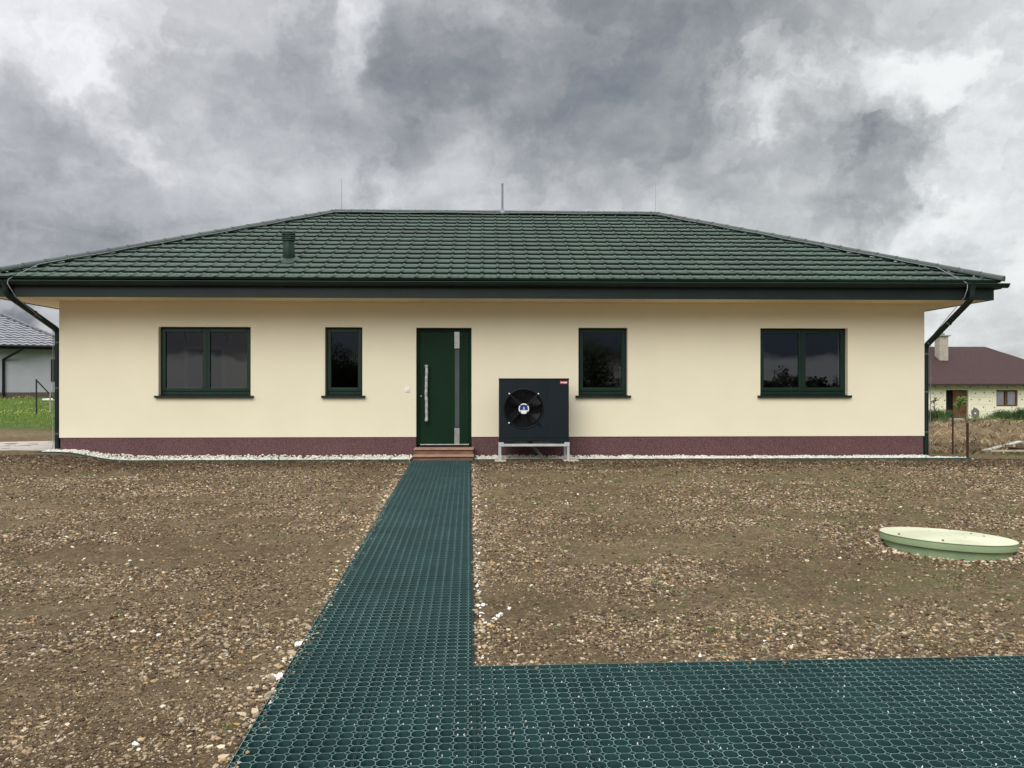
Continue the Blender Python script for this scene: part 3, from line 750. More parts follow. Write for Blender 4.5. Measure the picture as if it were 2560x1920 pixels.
def room(x0, x1, y1, m):
    mb = MB(); y0 = WT+.002; z0, z1 = .38, 2.62
    v = [(x0,y0,z0),(x1,y0,z0),(x1,y1,z0),(x0,y1,z0),(x0,y0,z1),(x1,y0,z1),(x1,y1,z1),(x0,y1,z1)]
    mb.add(v, [(0,1,2,3),(4,7,6,5),(3,2,6,7),(0,3,7,4),(1,5,6,2)])
    return mb.build('room', m, house, recalc=False)
for w in wins: window(*w)
rm = room(-7.05, -2.9+.0, 3.6, M['interior'])
# things seen inside the left room: doorway with pale leaf, hanging lamp cables
mb = MB()
dx = -6.62
mb.bbox((dx, 3.54, .39), (dx+.09, 3.59, 2.13)); mb.bbox((dx+.82, 3.54, .39), (dx+.91, 3.59, 2.13)); mb.bbox((dx+.09, 3.54, 2.05), (dx+.82, 3.59, 2.13))
mb.bbox((dx-.62, 2.9, .40), (dx-.58, 3.53, 2.03))
mb.build('inner_door', M['doorwhite'], rm)
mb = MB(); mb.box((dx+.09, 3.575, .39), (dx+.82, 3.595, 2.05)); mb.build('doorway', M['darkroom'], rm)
for cx, cy_ in ((-5.87, 1.6), (-5.1, 1.7)):
    mb = MB(); mb.tube([(cx,cy_,2.62),(cx+.01,cy_,2.5),(cx-.03,cy_,2.35),(cx+.02,cy_,2.22)], .009, 6); mb.tube([(cx+.02,cy_,2.22),(cx+.02,cy_,2.14)], .02, 8); mb.build('lamp_cable', M['black'], rm)
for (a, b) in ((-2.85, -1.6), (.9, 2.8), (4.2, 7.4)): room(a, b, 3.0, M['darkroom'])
# door
YD = .10
dl = MB()
ox0, ox1 = DX0+.066, DX1-.050
dl.bbox((ox0, YD, DZ0+.03), (ox1, YD+.065, DZ1-.066), .004)
door = dl.build('door', M['door'], house)
mb = MB()
mb.bbox((DX0, YD+.012, DZ0), (ox0-.005, YD+.09, DZ1), .004); mb.bbox((ox1+.005, YD+.012, DZ0), (DX1, YD+.09, DZ1), .004); mb.bbox((ox0-.005, YD+.012, DZ1-.061), (ox1+.005, YD+.09, DZ1), .004)
mb.build('door_frame', M['door'], door)
mb = MB(); mb.bbox((ox0-.004, YD-.02, DZ0+.002), (ox1+.004, YD+.09, DZ0+.022), .003); mb.build('threshold', M['steel'], door)
def dp(zx, zy): return P(980+zx*.2411, 780+zy*.2411, YD)
a, b = dp(647, 378), dp(700, 205); mb = MB(); mb.bbox((a.x, YD-.008, a.z), (b.x, YD-.0005, b.z), .002); mb.build('steel_inset', M['steel'], door)
a, b = dp(647, 1377), dp(700, 1203); mb = MB(); mb.bbox((a.x, YD-.008, a.z), (b.x, YD-.0005, b.z), .002); mb.build('steel_inset', M['steel'], door)
a, b = dp(652, 1190), dp(698, 390); mb = MB(); mb.bbox((a.x, YD-.003, a.z), (b.x, YD-.0005, b.z), .001); mb.build('glass_strip', M['strip'], door)
a, b = dp(360, 1130), dp(360, 550)
mb = MB(); pts = []; rs = []
for i in range(41):
    t = i/40; pts.append((a.x+.004*math.sin(t*9)+.002*math.sin(t*23), YD-.075, a.z+(b.z-a.z)*t)); rs.append((.027+.0022*math.sin(i*1.3)+.0012*math.sin(i*3.1))*(1.12 if i in (0, 1, 39, 40) else 1))
mb.tube(pts, rs, 12, smooth=False)
for k in (.12, .88): q = a+(b-a)*k; mb.tube([(q.x, YD-.075, q.z), (q.x, YD, q.z)], .012, 8)
mb.build('handle', M['foil'], door)
q = dp(304, 875); mb = MB(); mb.lathe([(.0,.012),(.013,.012),(.015,.004),(.016,0)], (q.x, YD-.0, q.z), 16, M=Matrix.Rotation(PI/2, 3, 'X')); mb.build('lock', M['steel'], door)
# light switch beside the door
a, b = P(1012.5, 980, 0), P(1024.4, 968, 0)
mb = MB(); mb.bbox((a.x, -.012, a.z), (b.x, -.001, b.z), .003); sw = mb.build('light_switch', M['white'], house)
mb = MB(); mb.bbox((a.x+.018, -.019, a.z+.018), (b.x-.018, -.0125, b.z-.016), .003); mb.build('rocker', M['white'], sw)

# ------------------------------------------------------------------ wooden steps
st = tag(empty('wooden_steps', (-.73, -.30, 0)), 'two brown plank steps below the green front door', 'steps')
st_ = lambda mb, n: mb.build(n, M['wood'], None)
def child(mb, name, m, parent):
    o = mb.build(name, m, None); o.parent = parent; o.matrix_parent_inverse = Matrix.Translation(parent.location).inverted(); return o
x0, x1 = P(1036.2, 1120, -.30).x, P(1183, 1120, -.30).x
treadm = simple('pale_tread', (.34,.21,.145), .75, .3, var=.2, scale=9)  # treads paler than the risers
mb = MB(); mb.bbox((x0-.008, -.345, .146), (x1+.008, .012, .172), .004); child(mb, 'tread', treadm, st)
mb = MB(); mb.bbox((x0, -.315, .05), (x1, -.29, .1300), .003); child(mb, 'riser', M['wood'], st)
x0, x1 = P(1032, 1140, -.6).x, P(1184, 1140, -.6).x
mb = MB(); mb.bbox((x0-.006, -.625, .048), (x1+.006, -.316, .074), .004); child(mb, 'tread', treadm, st)
mb = MB(); mb.bbox((x0, -.600, -.06), (x1, -.570, .0360), .003); child(mb, 'riser', M['wood'], st)
for sx in (x0+.002, x1-.03):
    mb = MB(); mb.box((sx, -.569, -.08), (sx+.028, -.0, .0470)); child(mb, 'stringer', M['wood'], st)

# ------------------------------------------------------------------ heat pump
HY = -.87
hp_ = tag(empty('heat_pump', (.815, -.60, 0)), 'dark anthracite heat pump with one large fan on a galvanised stand', 'heat pump')
hx0, hx1 = .231, 1.399; hz0, hz1 = .285, 1.373; HB = -.30
def zpx(py): return CAMZ+(963-py)/2000*13.39
fc = P(1309.3, 1021.6, HY); FR = .315
# casing with a round fan opening in the front
def front_with_hole(mb, x0, x1, z0, z1, y, cx, cz, r, n=48):
    ang = [2*PI*k/n for k in range(n)]
    inner = [(cx+r*math.cos(a), y, cz+r*math.sin(a)) for a in ang]
    outer = []
    for a in ang:
        c, s = math.cos(a), math.sin(a)
        t = min((x1-cx)/c if c > 1e-6 else 9, (x0-cx)/c if c < -1e-6 else 9, (z1-cz)/s if s > 1e-6 else 9, (z0-cz)/s if s < -1e-6 else 9)
        outer.append((cx+c*t, y, cz+s*t))
    mb.add(inner+outer, [(k, (k+1) % n, n+(k+1) % n, n+k) for k in range(n)])
    # corner fills
    for X_, Z_ in ((x0,z0),(x1,z0),(x1,z1),(x0,z1)):
        best = sorted(range(n), key=lambda k: (outer[k][0]-X_)**2+(outer[k][2]-Z_)**2)[:2]
        mb.add([outer[best[0]], outer[best[1]], (X_, y, Z_)], [(0, 1, 2)])
xs1 = P(1367.4, 1000, HY).x; zb = zpx(1094.6)
mb = MB()
front_with_hole(mb, hx0+.004, xs1-.002, zb+.003, hz1-.004, HY, fc.x, fc.z, FR)
mb.box((xs1+.002, HY, zb+.003), (hx1-.004, HY+.02, hz1-.004))
mb.box((hx0, HY+.004, zb), (hx0+.02, HB, hz1-.004)); mb.box((hx1-.02, HY+.0205, zb), (hx1, HB, hz1-.004)); mb.box((hx0+.02, HB-.02, zb), (hx1-.02, HB, hz1-.004))
mb.box((xs1-.006, HY+.006, zb), (xs1+.0019, HY+.03, hz1-.005))
mb.bbox((hx0-.006, HY-.006, hz1-.004), (hx1+.006, HB+.006, hz1+.012), .004)
# lower apron with arched cut-out
n = 20; xa, xb = hx0+.20, hx1-.19; top = [(xa+(xb-xa)*k/n, hz0+.004+.055*math.sin(PI*k/n)**.8) for k in range(n+1)]
poly = [(hx0, hz0+.004), *top, (hx1, hz0+.004), (hx1, zb-.003), (hx0, zb-.003)]
for k in range(len(poly)-5):
    pass
ups = [(p[0], zb-.003) for p in [(hx0, 0), *top, (hx1, 0)]]; los = [(hx0, hz0+.004), *top, (hx1, hz0+.004)]
for k in range(len(los)-1):
    mb.prism([los[k], los[k+1], ups[k+1], ups[k]], 'y', HY+.002, HY+.016)
mb.box((hx0+.001, HY+.017, hz0+.004), (hx0+.018, HB, zb-.001)); mb.box((hx1-.018, HY+.017, hz0+.004), (hx1-.001, HB, zb-.001))
casing = child(mb, 'casing', M['pump'], hp_)
mb = MB(); R90 = Matrix.Rotation(PI/2, 3, 'X')   # lathe axis towards the viewer
mb.lathe([(FR, -.20), (FR, -.02), (FR+.004, .004), (FR+.014, .014), (FR+.024, .008), (FR+.028, -.001)], (fc.x, HY, fc.z), 64, M=R90)
mb.add([(fc.x+FR*math.cos(2*PI*k/48), HY+.20, fc.z+FR*math.sin(2*PI*k/48)) for k in range(48)], [tuple(range(48))])
fan_ring = child(mb, 'fan_shroud', M['black'], hp_)
for k in range(5):
    mb = MB(); a0 = 2*PI*k/5+.35; vs = []
    for i in range(9):
        r = .085+(FR-.012-.085)*i/8; tw = .10-.05*i/8; wd = .30+.34*(i/8)**.8; sk = .30*(i/8)**1.5
        for j in range(7):
            u = j/6-.5; ang = a0+sk+wd*u*1.15
            vs.append((fc.x+r*math.cos(ang), HY+.09+u*tw*1.1+.012*(1-4*u*u), fc.z+r*math.sin(ang)))
    mb.add(vs, [(i*7+j, i*7+j+1, (i+1)*7+j+1, (i+1)*7+j) for i in range(8) for j in range(6)], smooth=True)
    fb = mb.build('fan_blade', M['black'], None, recalc=False); fb.parent = fan_ring
mb = MB()
for r in np.linspace(.10, FR-.006, 14):       # concentric wire guard
    mb.tube([(fc.x+r*math.cos(2*PI*k/40), HY-.012-.02*(1-r/FR), fc.z+r*math.sin(2*PI*k/40)) for k in range(41)], .0016, 4, caps=False)
g_ = mb.build('guard_wire', M['black'], None); g_.parent = fan_ring
for tx, tz in ((1216,847),(1518,848),(1213,1150),(1545,1180)):
    mb = MB(); q = P(980+tx*.2411, 780+tz*.2411, HY); d = Vector((q.x-fc.x, 0, q.z-fc.z)).normalized()
    for e in (-.010, .010):
        s_ = Vector((d.z, 0, -d.x))*e; mb.tube([Vector((fc.x, HY-.034, fc.z))+d*.07+s_, Vector((q.x, HY-.012, q.z))+s_*.6], .006, 6)
    mb.tube([(q.x, HY+.002, q.z), (q.x, HY-.016, q.z)], .012, 8)
    g_ = mb.build('guard_strut', M['black'], None); g_.parent = fan_ring
for tx, tz in ((1216,847),(1518,848),(1213,1150)):
    mb = MB(); q = P(980+tx*.2411, 780+tz*.2411, HY); mb.lathe([(.013,0),(.012,.006),(.006,.010),(0,.011)], (q.x, HY-.0165, q.z), 10, M=R90); g_ = mb.build('guard_bolt', M['white'], None); g_.parent = fan_ring
# hub emblem: white ring with four gaps, blue disc, white lower segment and zigzag figure
hub = MB(); hy = HY-.038
hub.lathe([(.092,-.03),(.092,-.002),(.088,0),(0,0)], (fc.x, hy, fc.z), 40, M=R90)
hubo = hub.build('fan_hub', M['black'], None); hubo.parent = hp_; hubo.matrix_parent_inverse = Matrix.Translation(hp_.location).inverted()
mb = MB()
def arc(mb, r0, r1, a0, a1, y, mi, n=14):
    vs = []
    for k in range(n+1):
        a = a0+(a1-a0)*k/n; vs += [(fc.x+r0*math.cos(a), y, fc.z+r0*math.sin(a)), (fc.x+r1*math.cos(a), y, fc.z+r1*math.sin(a))]
    mb.add(vs, [(2*k, 2*k+1, 2*k+3, 2*k+2) for k in range(n)], mi)
for k in range(4): arc(mb, .070, .087, PI/4+k*PI/2+.13, PI/4+(k+1)*PI/2-.13, hy-.002, 0)
# blue disc and white segment
cut = -.022; a_ = math.asin(cut/.066)
vs = [(fc.x+.066*math.cos(a_+(PI-2*a_)*k/24), hy-.003, fc.z+.066*math.sin(a_+(PI-2*a_)*k/24)) for k in range(25)]; mb.add(vs, [tuple(range(25))], 1)
vs = [(fc.x+.066*math.cos(PI-a_+(PI+2*a_)*k/24), hy-.003, fc.z-.003+.066*math.sin(PI-a_+(PI+2*a_)*k/24)) for k in range(25)]; mb.add(vs, [tuple(range(25))], 0)
fig = [(-.026,-.009),(.026,-.009),(.014,.006),(.002,.008),(.016,.026),(.006,.031),(.004,.046),(-.004,.050),(.000,.036),(-.010,.024),(.000,.012),(-.016,.002)]
mb.add([(fc.x+x*.75, hy-.0045, fc.z-.004+z*.85) for x, z in fig], [tuple(range(len(fig)))], 0)
g_ = mb.build('emblem', [M['white'], M['blue']], None, recalc=False); g_.parent = hubo
# red badge with lettering
a, b = P(1400, 959.9, HY), P(1419.3, 952.6, HY)
mb = MB(); mb.bbox((a.x, HY-.004, a.z), (b.x, HY-.0005, b.z), .001); bd = child(mb, 'badge', M['red'], hp_)
fo = bpy.data.curves.new('lettering', 'FONT'); fo.body = 'hotjet'; fo.size = .040; fo.extrude = .0006; fo.offset = .0009; fo.materials.append(M['white'])
t_ = bpy.data.objects.new('lettering', fo); COL.objects.link(t_); t_.parent = bd
bpy.context.view_layer.update(); me_ = bpy.data.meshes.new_from_object(t_.evaluated_get(bpy.context.evaluated_depsgraph_get())); bpy.data.objects.remove(t_)
t_ = bpy.data.objects.new('lettering', me_); COL.objects.link(t_); t_.parent = bd
t_.location = (a.x+.010, HY-.0052, a.z+.015); t_.rotation_euler = (PI/2, 0, 0)
mb = MB(); ax, az = a.x+.088, a.z+.012
mb.add([(ax+x, HY-.0048, az+z) for x, z in ((0,0),(.012,.012),(.004,.018),(.030,.026),(.024,.004),(.018,.010),(.008,.0))], [tuple(range(7))]); g_ = mb.build('arrow', M['white'], None, recalc=False); g_.parent = bd
# stand
mb = MB(); bz0, bz1 = zpx(1115.8), zpx(1109.8)
sx0, sx1 = hx0-.008, hx1+.008
mb.bbox((sx0, HY-.006, bz0), (sx1, HY+.035, bz1), .002); mb.bbox((sx0, HB-.03, bz0), (sx1, HB+.011, bz1), .002)
mb.bbox((sx0+.001, HY+.036, bz0), (sx0+.04, HB-.031, bz1), .002); mb.bbox((sx1-.04, HY+.036, bz0), (sx1-.001, HB-.031, bz1), .002)
for (a, b) in ((sx0-.002, sx0+.085), (sx1-.085, sx1+.002)): mb.bbox((a, HY-.010, bz0-.002), (b, HY-.0062, bz1+.028), .001)
stand = child(mb, 'stand', M['grout'], hp_)
for (a, y) in ((sx0, HY), (sx1-.040, HY), (sx0, HB-.03), (sx1-.04, HB-.03)):
    mb = MB(); zg = float(Hbase(a, y))+.03
    mb.bbox((a, y, zg), (a+.006, y+.04, bz0-.0005), .001); mb.bbox((a+.0062, y, zg), (a+.040, y+.006, bz0-.0005), .001)
    l = mb.build('leg', M['grout'], None); l.parent = hp_; l.matrix_parent_inverse = Matrix.Translation(hp_.location).inverted()
mb = MB(); mb.tube([(.76,-.45,.30),(.80,-.45,.24),(.98,-.62,.04),(1.01,-.64,-.03)], .028, 12)
child(mb, 'drain_pipe', simple('grey_insulation', (.13,.13,.13), .8, .3), hp_)
mb = MB(); mb.tube([(1.20,-.35,.3),(1.22,-.34,.2),(1.16,-.34,.09),(1.05,-.36,.02)], .009, 8)
child(mb, 'red_cable', simple('red_cable_sheath', (.25,.01,.01), .5), hp_)
mb = MB(); mb.bbox((hx1+.001, -.62, 1.02), (hx1+.012, -.56, 1.10), .002); child(mb, 'isolator', M['white'], hp_)
for (a, b, lab) in ((hx0-.075, hx0+.115, 'concrete footing slab under the front left leg of the heat pump'), (hx1-.09, hx1+.16, 'concrete footing slab under the front right leg of the heat pump')):
    mb = MB(); z = .0255*-.8; mb.bbox((a, -.93, z-.06), (b, -.55, z+.035), .006); o = mb.build('footing', M['concrete']); tag(o, lab, 'footing', 'footings of the heat pump stand')

# edging strip along the chippings
ed = [[], []]; pts = []
for x in np.linspace(XL-.17, XR+.50, 90): pts.append((x, float(strip_front(np.array(x))), float(Hbase(np.array(x), np.array(float(strip_front(np.array(x))))))))
for a, b in zip(pts[:-1], pts[1:]):
    if (a[0] > -1.32 and b[0] < -.16): continue
    ed[0 if b[0] < -.7 else 1] += [a, b]
for q_, lab in zip(ed, ('thin green plastic edging of the chippings, left of the wooden steps', 'thin green plastic edging of the chippings, right of the wooden steps')):
    mb = MB()
    for a, b in zip(q_[0::2], q_[1::2]):
        for dy, o_ in ((0, (0,1,2,3)), (.006, (3,2,1,0))): mb.add([(a[0],a[1]+dy,a[2]-.05),(b[0],b[1]+dy,b[2]-.05),(b[0],b[1]+dy,b[2]+.026),(a[0],a[1]+dy,a[2]+.026)], [o_])
        mb.add([(a[0],a[1],a[2]+.026),(b[0],b[1],b[2]+.026),(b[0],b[1]+.006,b[2]+.026),(a[0],a[1]+.006,a[2]+.026)], [(0,1,2,3)])
    e = mb.build('edging_strip', M['edging'], recalc=False); tag(e, lab, 'edging', 'edging strips of the chippings')

# ------------------------------------------------------------------ tank with lid
lx, ly, lr = LID
tk = tag(empty('water_tank', (lx, ly, -.203)), 'pale green round tank lid standing out of the soil, slightly tilted', 'tank')
TM = Matrix.Rotation(math.radians(2.6), 3, 'Y') @ Matrix.Rotation(math.radians(-2.3), 3, 'X')
def tank_child(mb, n, m):
    o = mb.build(n, m, None); o.parent = tk; return o
mb = MB(); mb.lathe([(lr-.035,-.3),(lr-.035,.012)], (0,0,.055), 72, M=TM); tank_child(mb, 'tank_wall', M['tankgreen'])
mb = MB(); mb.lathe([(lr-.03,.003),(lr-.002,.004),(lr,.010),(lr,.0585)], (0,0,.055), 96, M=TM); tank_child(mb, 'lid_rim', simple('lid_rim_green', (.27,.36,.20), .5, .4, var=.1, scale=4))
mb = MB(); mb.lathe([(lr-.006,.0590),(lr+.004,.064),(lr+.004,.070),(lr-.012,.072),(lr-.2,.078),(.25,.083),(.002,.085)], (0,0,.055), 96, M=TM)
lid = tank_child(mb, 'lid', M['lidgreen'])
bolt = simple('dirty_bolt', (.10,.11,.08), .7)
for k in (1, 4, 5):
    mb = MB(); a = 2*PI*k/8+.2; q = TM @ Vector(((lr-.05)*math.cos(a), (lr-.05)*math.sin(a), .072))+Vector((0,0,.055))
    mb.tube([q, q+Vector((0,0,.014))], .009, 8); b_ = mb.build('lid_screw', bolt, None); b_.parent = lid
for x, y in ((.08,-.05),(.16,.02),(-.06,.18),(.33,-.02),(.30,.12),(.05,-.2)):
    q = TM @ Vector((x, y, .079))+Vector((0,0,.055)); mb = MB(); mb.tube([q, q+Vector((0,0,.005))], .010, 8); b_ = mb.build('lid_mark', bolt, None); b_.parent = lid

# ------------------------------------------------------------------ weeds in the yard
def blades(x, y, h, w, lean, cols, z=None):
    n = len(x); a = rng.random(n)*2*PI; z = H(x, y) if z is None else z
    dx, dy = np.cos(a)*w/2, np.sin(a)*w/2; b = rng.random(n)*2*PI; l = lean*h
    mx, my = x+np.cos(b)*l*.35, y+np.sin(b)*l*.35; tx, ty = x+np.cos(b)*l, y+np.sin(b)*l
    V = np.stack([np.stack([x-dx, y-dy, z-.01], 1), np.stack([x+dx, y+dy, z-.01], 1), np.stack([mx+dx*.7, my+dy*.7, z+h*.6], 1), np.stack([mx-dx*.7, my-dy*.7, z+h*.6], 1), np.stack([tx, ty, z+h*.95], 1)], 1).reshape(-1, 3)
    o = (np.arange(n)*5)[:, None]; F = np.concatenate([o+np.array([0,1,2]), o+np.array([0,2,3]), o+np.array([3,2,4])])
    return V, F, np.repeat(cols, 5, 0)
def greens(n, lo=(.05,.09,.02), hi=(.14,.19,.05)):
    t = rng.random((n, 1)); return np.array(lo)*(1-t)+np.array(hi)*t
cx, cy_, d = frustum_pts(3.0, 13.4, 16.0); wm = fbm(cx*.8+70, cy_*1.2, 3); ok = (rng.random(len(cx)) < .10+.90*sst(wm, .48, .60)) & ~path_inside(cx, cy_, .02) & (rng.random(len(cx)) < np.where(cx > 0, .9, .35)) & ((cx-LID[0])**2+(cy_-LID[1])**2 > .65**2) & (cy_ < -.7)
cx, cy_ = cx[ok], cy_[ok]; k = rng.integers(3, 13, len(cx)); cx = np.repeat(cx, k); cy_ = np.repeat(cy_, k); n = len(cx)
x = cx+rng.normal(0, .022, n); y = cy_+rng.normal(0, .022, n)
p1 = blades(x, y, rng.uniform(.010, .042, n), rng.uniform(.004, .010, n), rng.uniform(.3, 1.2, n), greens(n, (.07,.12,.03), (.20,.26,.08)))
# a denser tuft by the pump drain and two by the tank
parts = [p1]
for qx, qy, m_, hh in ((1.02,-.78,40,.06),(3.62,-7.72,14,.07),(-5.9,-2.2,60,.03),(-2.6,-2.3,50,.025)):
    x = qx+rng.normal(0, .05, m_); y = qy+rng.normal(0, .03, m_)
    parts.append(blades(x, y, rng.uniform(.4, 1, m_)*hh, np.full(m_, .007), rng.uniform(.2, .9, m_), greens(m_, (.07,.16,.03), (.16,.30,.06))))
v, f, c = join(parts); o = np_mesh('weeds', v, f, M['leafm'], c); tag(o, 'sparse green seedlings sprouting between the stones of the yard', 'weeds', kind='stuff')
# dry stalks and twigs lying on the soil
mb = MB()
x, y, d = frustum_pts(3.2, 10, .9); ok = ~path_inside(x, y, .05)
for xx, yy in zip(x[ok], y[ok]):
    a = random.random()*PI; l = random.uniform(.03, .11); z = float(H(np.array(xx), np.array(yy)))+.012
    mb.tube([(xx-math.cos(a)*l, yy-math.sin(a)*l, z), (xx, yy, z+.006), (xx+math.cos(a)*l, yy+math.sin(a)*l, z)], .0025, 4)
o = mb.build('twigs', simple('dry_twig', (.34,.26,.16), .9, .2, var=.3)); tag(o, 'thin dry twigs scattered on the bare soil', 'twigs', kind='stuff')

# ------------------------------------------------------------------ left background
mb = MB()
mb.prism([(-60,-.02),(XL-.012,-.02),(XL-.012,2.75),(-8.6,2.35),(-10.5,1.75),(-60,1.5)], 'z', -.35, .140)
o = mb.build('terrace', M['concrete']); tag(o, 'pale concrete terrace slab beside the left side of the house', 'terrace', kind='structure')
n = 60000; x = rng.uniform(-26, -6.5, n); y = rng.uniform(5, 33, n)**1.0; dens = fbm(x*.35, y*.35, 3)
ok = (y+dens*3 > 7.0); x, y, dens = x[ok], y[ok], dens[ok]; n = len(x)
hgt = rng.uniform(.04, .12, n)*(.5+1.0*sst(dens, .35, .65))
v1 = blades(x, y, hgt, rng.uniform(.008, .022, n), rng.uniform(.2, .8, n), greens(n, (.085,.15,.025), (.26,.35,.08))*(.8+.4*dens[:, None]))
n = 2600; x = rng.uniform(-26, -8, n); y = rng.uniform(9, 33, n); ok = fbm(x*.4+7, y*.25, 2) > np.where(y > 22, .42, .56); x, y = x[ok], y[ok]; n = len(x)
bv, bf = ICO1; V_ = (bv[None]*np.array([.022,.022,.012])+np.stack([x, y, H(x, y)+rng.uniform(.10, .2, n)], 1)[:, None]).reshape(-1, 3)
F_ = (bf[None]+(np.arange(n)*len(bv))[:, None, None]).reshape(-1, 3); C_ = np.tile(np.array([[.66,.60,.14]]), (len(V_), 1))
v, f, c = join([v1, (V_, F_, C_)]); o = np_mesh('grass', v, f, M['leafm'], c); tag(o, 'fresh green meadow grass dotted with yellow dandelions left of the house', 'grass', kind='stuff')

def gw(px_, py_, dist):
    r = ray(px_, py_); return Vector((r[0]*dist, CAMY+r[1]*dist, CAMZ+r[2]*dist))
# green fence post with brace
a = gw(91, 1014, 26); zt = gw(91, 948, 26).z; b = gw(136, 994, 27.5)
fp = tag(empty('fence_post', (a.x, a.y, a.z)), 'slim dark green metal fence post with a slanting brace in the meadow', 'fence post')
mb = MB(); mb.tube([(a.x,a.y,a.z-.3),(a.x,a.y,zt)], .026, 8); child(mb, 'post', M['greenpost'], fp)
mb = MB(); mb.tube([(a.x,a.y,zt-.03),(b.x,b.y,b.z-.05)], .02, 8); child(mb, 'brace', M['greenpost'], fp)
a = gw(125, 1012, 27); mb = MB(); mb.box((a.x-.02,a.y,a.z-.3),(a.x+.02,a.y+.03,a.z+.42)); o = mb.build('wooden_stake', simple('grey_stake', (.33,.29,.22), .9, .2, var=.3)); tag(o, 'short weathered wooden stake standing in the meadow by the downpipe', 'stake')
a = gw(121, 998, 31); mb = MB(); mb.bbox((a.x-.25,a.y,a.z-.05),(a.x+.9,a.y+.4,a.z+.02), .02); o = mb.build('white_panel', simple('insulation_board', (.75,.75,.73), .8, .2)); tag(o, 'low white insulation board lying in the grass before the grey house', 'board')

# grey neighbour house
ghm = simple('grey_render', (.36,.37,.39), .9, .2, var=.05, scale=2)
def wavetile(name, c, sc, wav=.6, rough=.3, spec=.6):
    m, nt, b = mat(name); tc = N(nt, 'ShaderNodeTexCoord')
    b.inputs['Base Color'].default_value = (*c, 1); b.inputs['Roughness'].default_value = rough; b.inputs['Specular IOR Level'].default_value = spec
    return m
gh = empty('grey_house', (-24.7, 33.5, .53), math.radians(24)); tag(gh, 'grey rendered house with a glossy grey tile roof behind the meadow', 'house')
W, D_, Hh = 22, 10, 2.95; ov = .7
def loc(mb, n, m, parent, recalc=True):
    o = mb.build(n, m, None, recalc); o.parent = parent; return o
mb = MB(); mb.box((-W, 0, .0), (0, D_, Hh)); loc(mb, 'wall', ghm, gh)
mb = MB(); mb.box((-W-.015, -.015, -1), (.015, D_+.015, .33)); loc(mb, 'plinth', simple('grey_brown_plinth', (.10,.08,.065), .9, .2), gh)
def hiproof(W0, W1, Y0, Y1, z0, ang, pitch, rl, amp, smooth=True):
    run = (Y1-Y0)/2; out = MB()
    cs = [Vector((W0,Y0,z0)), Vector((W1,Y0,z0)), Vector((W1,Y1,z0)), Vector((W0,Y1,z0))]
    for L, o_, ud, vf, pl in ((W1-W0, cs[0], (1,0,0), (0,1,0), [(cs[0],(-1,1,0)),(cs[1],(1,1,0))]), (W1-W0, cs[2], (-1,0,0), (0,-1,0), [(cs[2],(1,-1,0)),(cs[3],(-1,-1,0))]),
        (Y1-Y0, cs[1], (0,1,0), (-1,0,0), [(cs[1],(-1,-1,0)),(cs[2],(-1,1,0))]), (Y1-Y0, cs[3], (0,-1,0), (1,0,0), [(cs[3],(1,1,0)),(cs[0],(1,-1,0))])):
        bm = bmesh.new(); ud = Vector(ud); vf = Vector(vf); vd = vf*math.cos(ang)+Vector((0,0,math.sin(ang))); w = Vector((0,0,math.cos(ang)))-vf*math.sin(ang)
        rows = max(1, int(round(run/math.cos(ang)/rl))); r_ = run/math.cos(ang)/rows; nu = int(L/pitch*4)+1
        for r in range(rows):
            lo, hi, ri = [], [], []
            for i in range(nu+1):
                u = L*i/nu; h = amp*(.5+.5*math.cos(2*PI*u/pitch))
                lo.append(bm.verts.new(o_+ud*u+vd*(r*r_)+w*(h+amp*.9))); hi.append(bm.verts.new(o_+ud*u+vd*((r+1)*r_)+w*h)); ri.append(bm.verts.new(o_+ud*u+vd*(r*r_)+w*(h-.01)))
            for i in range(nu):
                f = bm.faces.new((lo[i], lo[i+1], hi[i+1], hi[i])); f.smooth = smooth; bm.faces.new((ri[i], ri[i+1], lo[i+1], lo[i]))
        for co, no in pl: bmesh.ops.bisect_plane(bm, geom=bm.verts[:]+bm.edges[:]+bm.faces[:], plane_co=co, plane_no=no, clear_outer=True)
        bm.verts.index_update(); b = len(out.v); out.v += [tuple(v.co) for v in bm.verts]
        for f in bm.faces: out.f.append(tuple(v.index+b for v in f.verts)); out.m.append(0); out.s.append(f.smooth)
        bm.free()
    return out, cs, run
ga = math.radians(25)
mb, cs, run = hiproof(-W-ov, ov, -ov, D_+ov, Hh+.02, ga, .36, .36, .065)
gr = loc(mb, 'roof', simple('grey_glazed_tile', (.20,.205,.225), .3, .8, var=.3, scale=3), gh, False)
mb = MB(); zr2 = Hh+.08+run*math.tan(ga)
for a, b in ((cs[1], Vector((ov-run, cs[0].y+run, zr2))), (cs[0], Vector((-W-ov+run, cs[0].y+run, zr2))), (Vector((ov-run, cs[0].y+run, zr2)), Vector((-W-ov+run, cs[0].y+run, zr2)))):
    k = 0; d = b-a; L = d.length; d.normalize()
    while k < L: mb.tube([a+d*k+Vector((0,0,.05)), a+d*min(L, k+.36)+Vector((0,0,.06))], [.11,.09], 8); k += .36
loc(mb, 'ridge_cap', simple('grey_ridge_tile', (.10,.10,.11), .4), gr)
mb = MB(); mb.box((-W-ov, -ov, Hh-.14), (ov, -ov+.03, Hh+.03)); mb.box((ov-.03, -ov+.03, Hh-.14), (ov, D_+ov, Hh+.03)); mb.box((-W-ov, -ov+.03, Hh-.14), (ov-.03, D_+ov, Hh-.12)); mb.tube([(-W-ov,-ov-.07,Hh),(ov+.1,-ov-.07,Hh)], .075, 8)
loc(mb, 'gutter', M['black'], gh)
mb = MB(); mb.bbox((-.66, -.03, .95), (-.12, .02, 2.25), .01); gw_ = loc(mb, 'window', M['black'], gh)
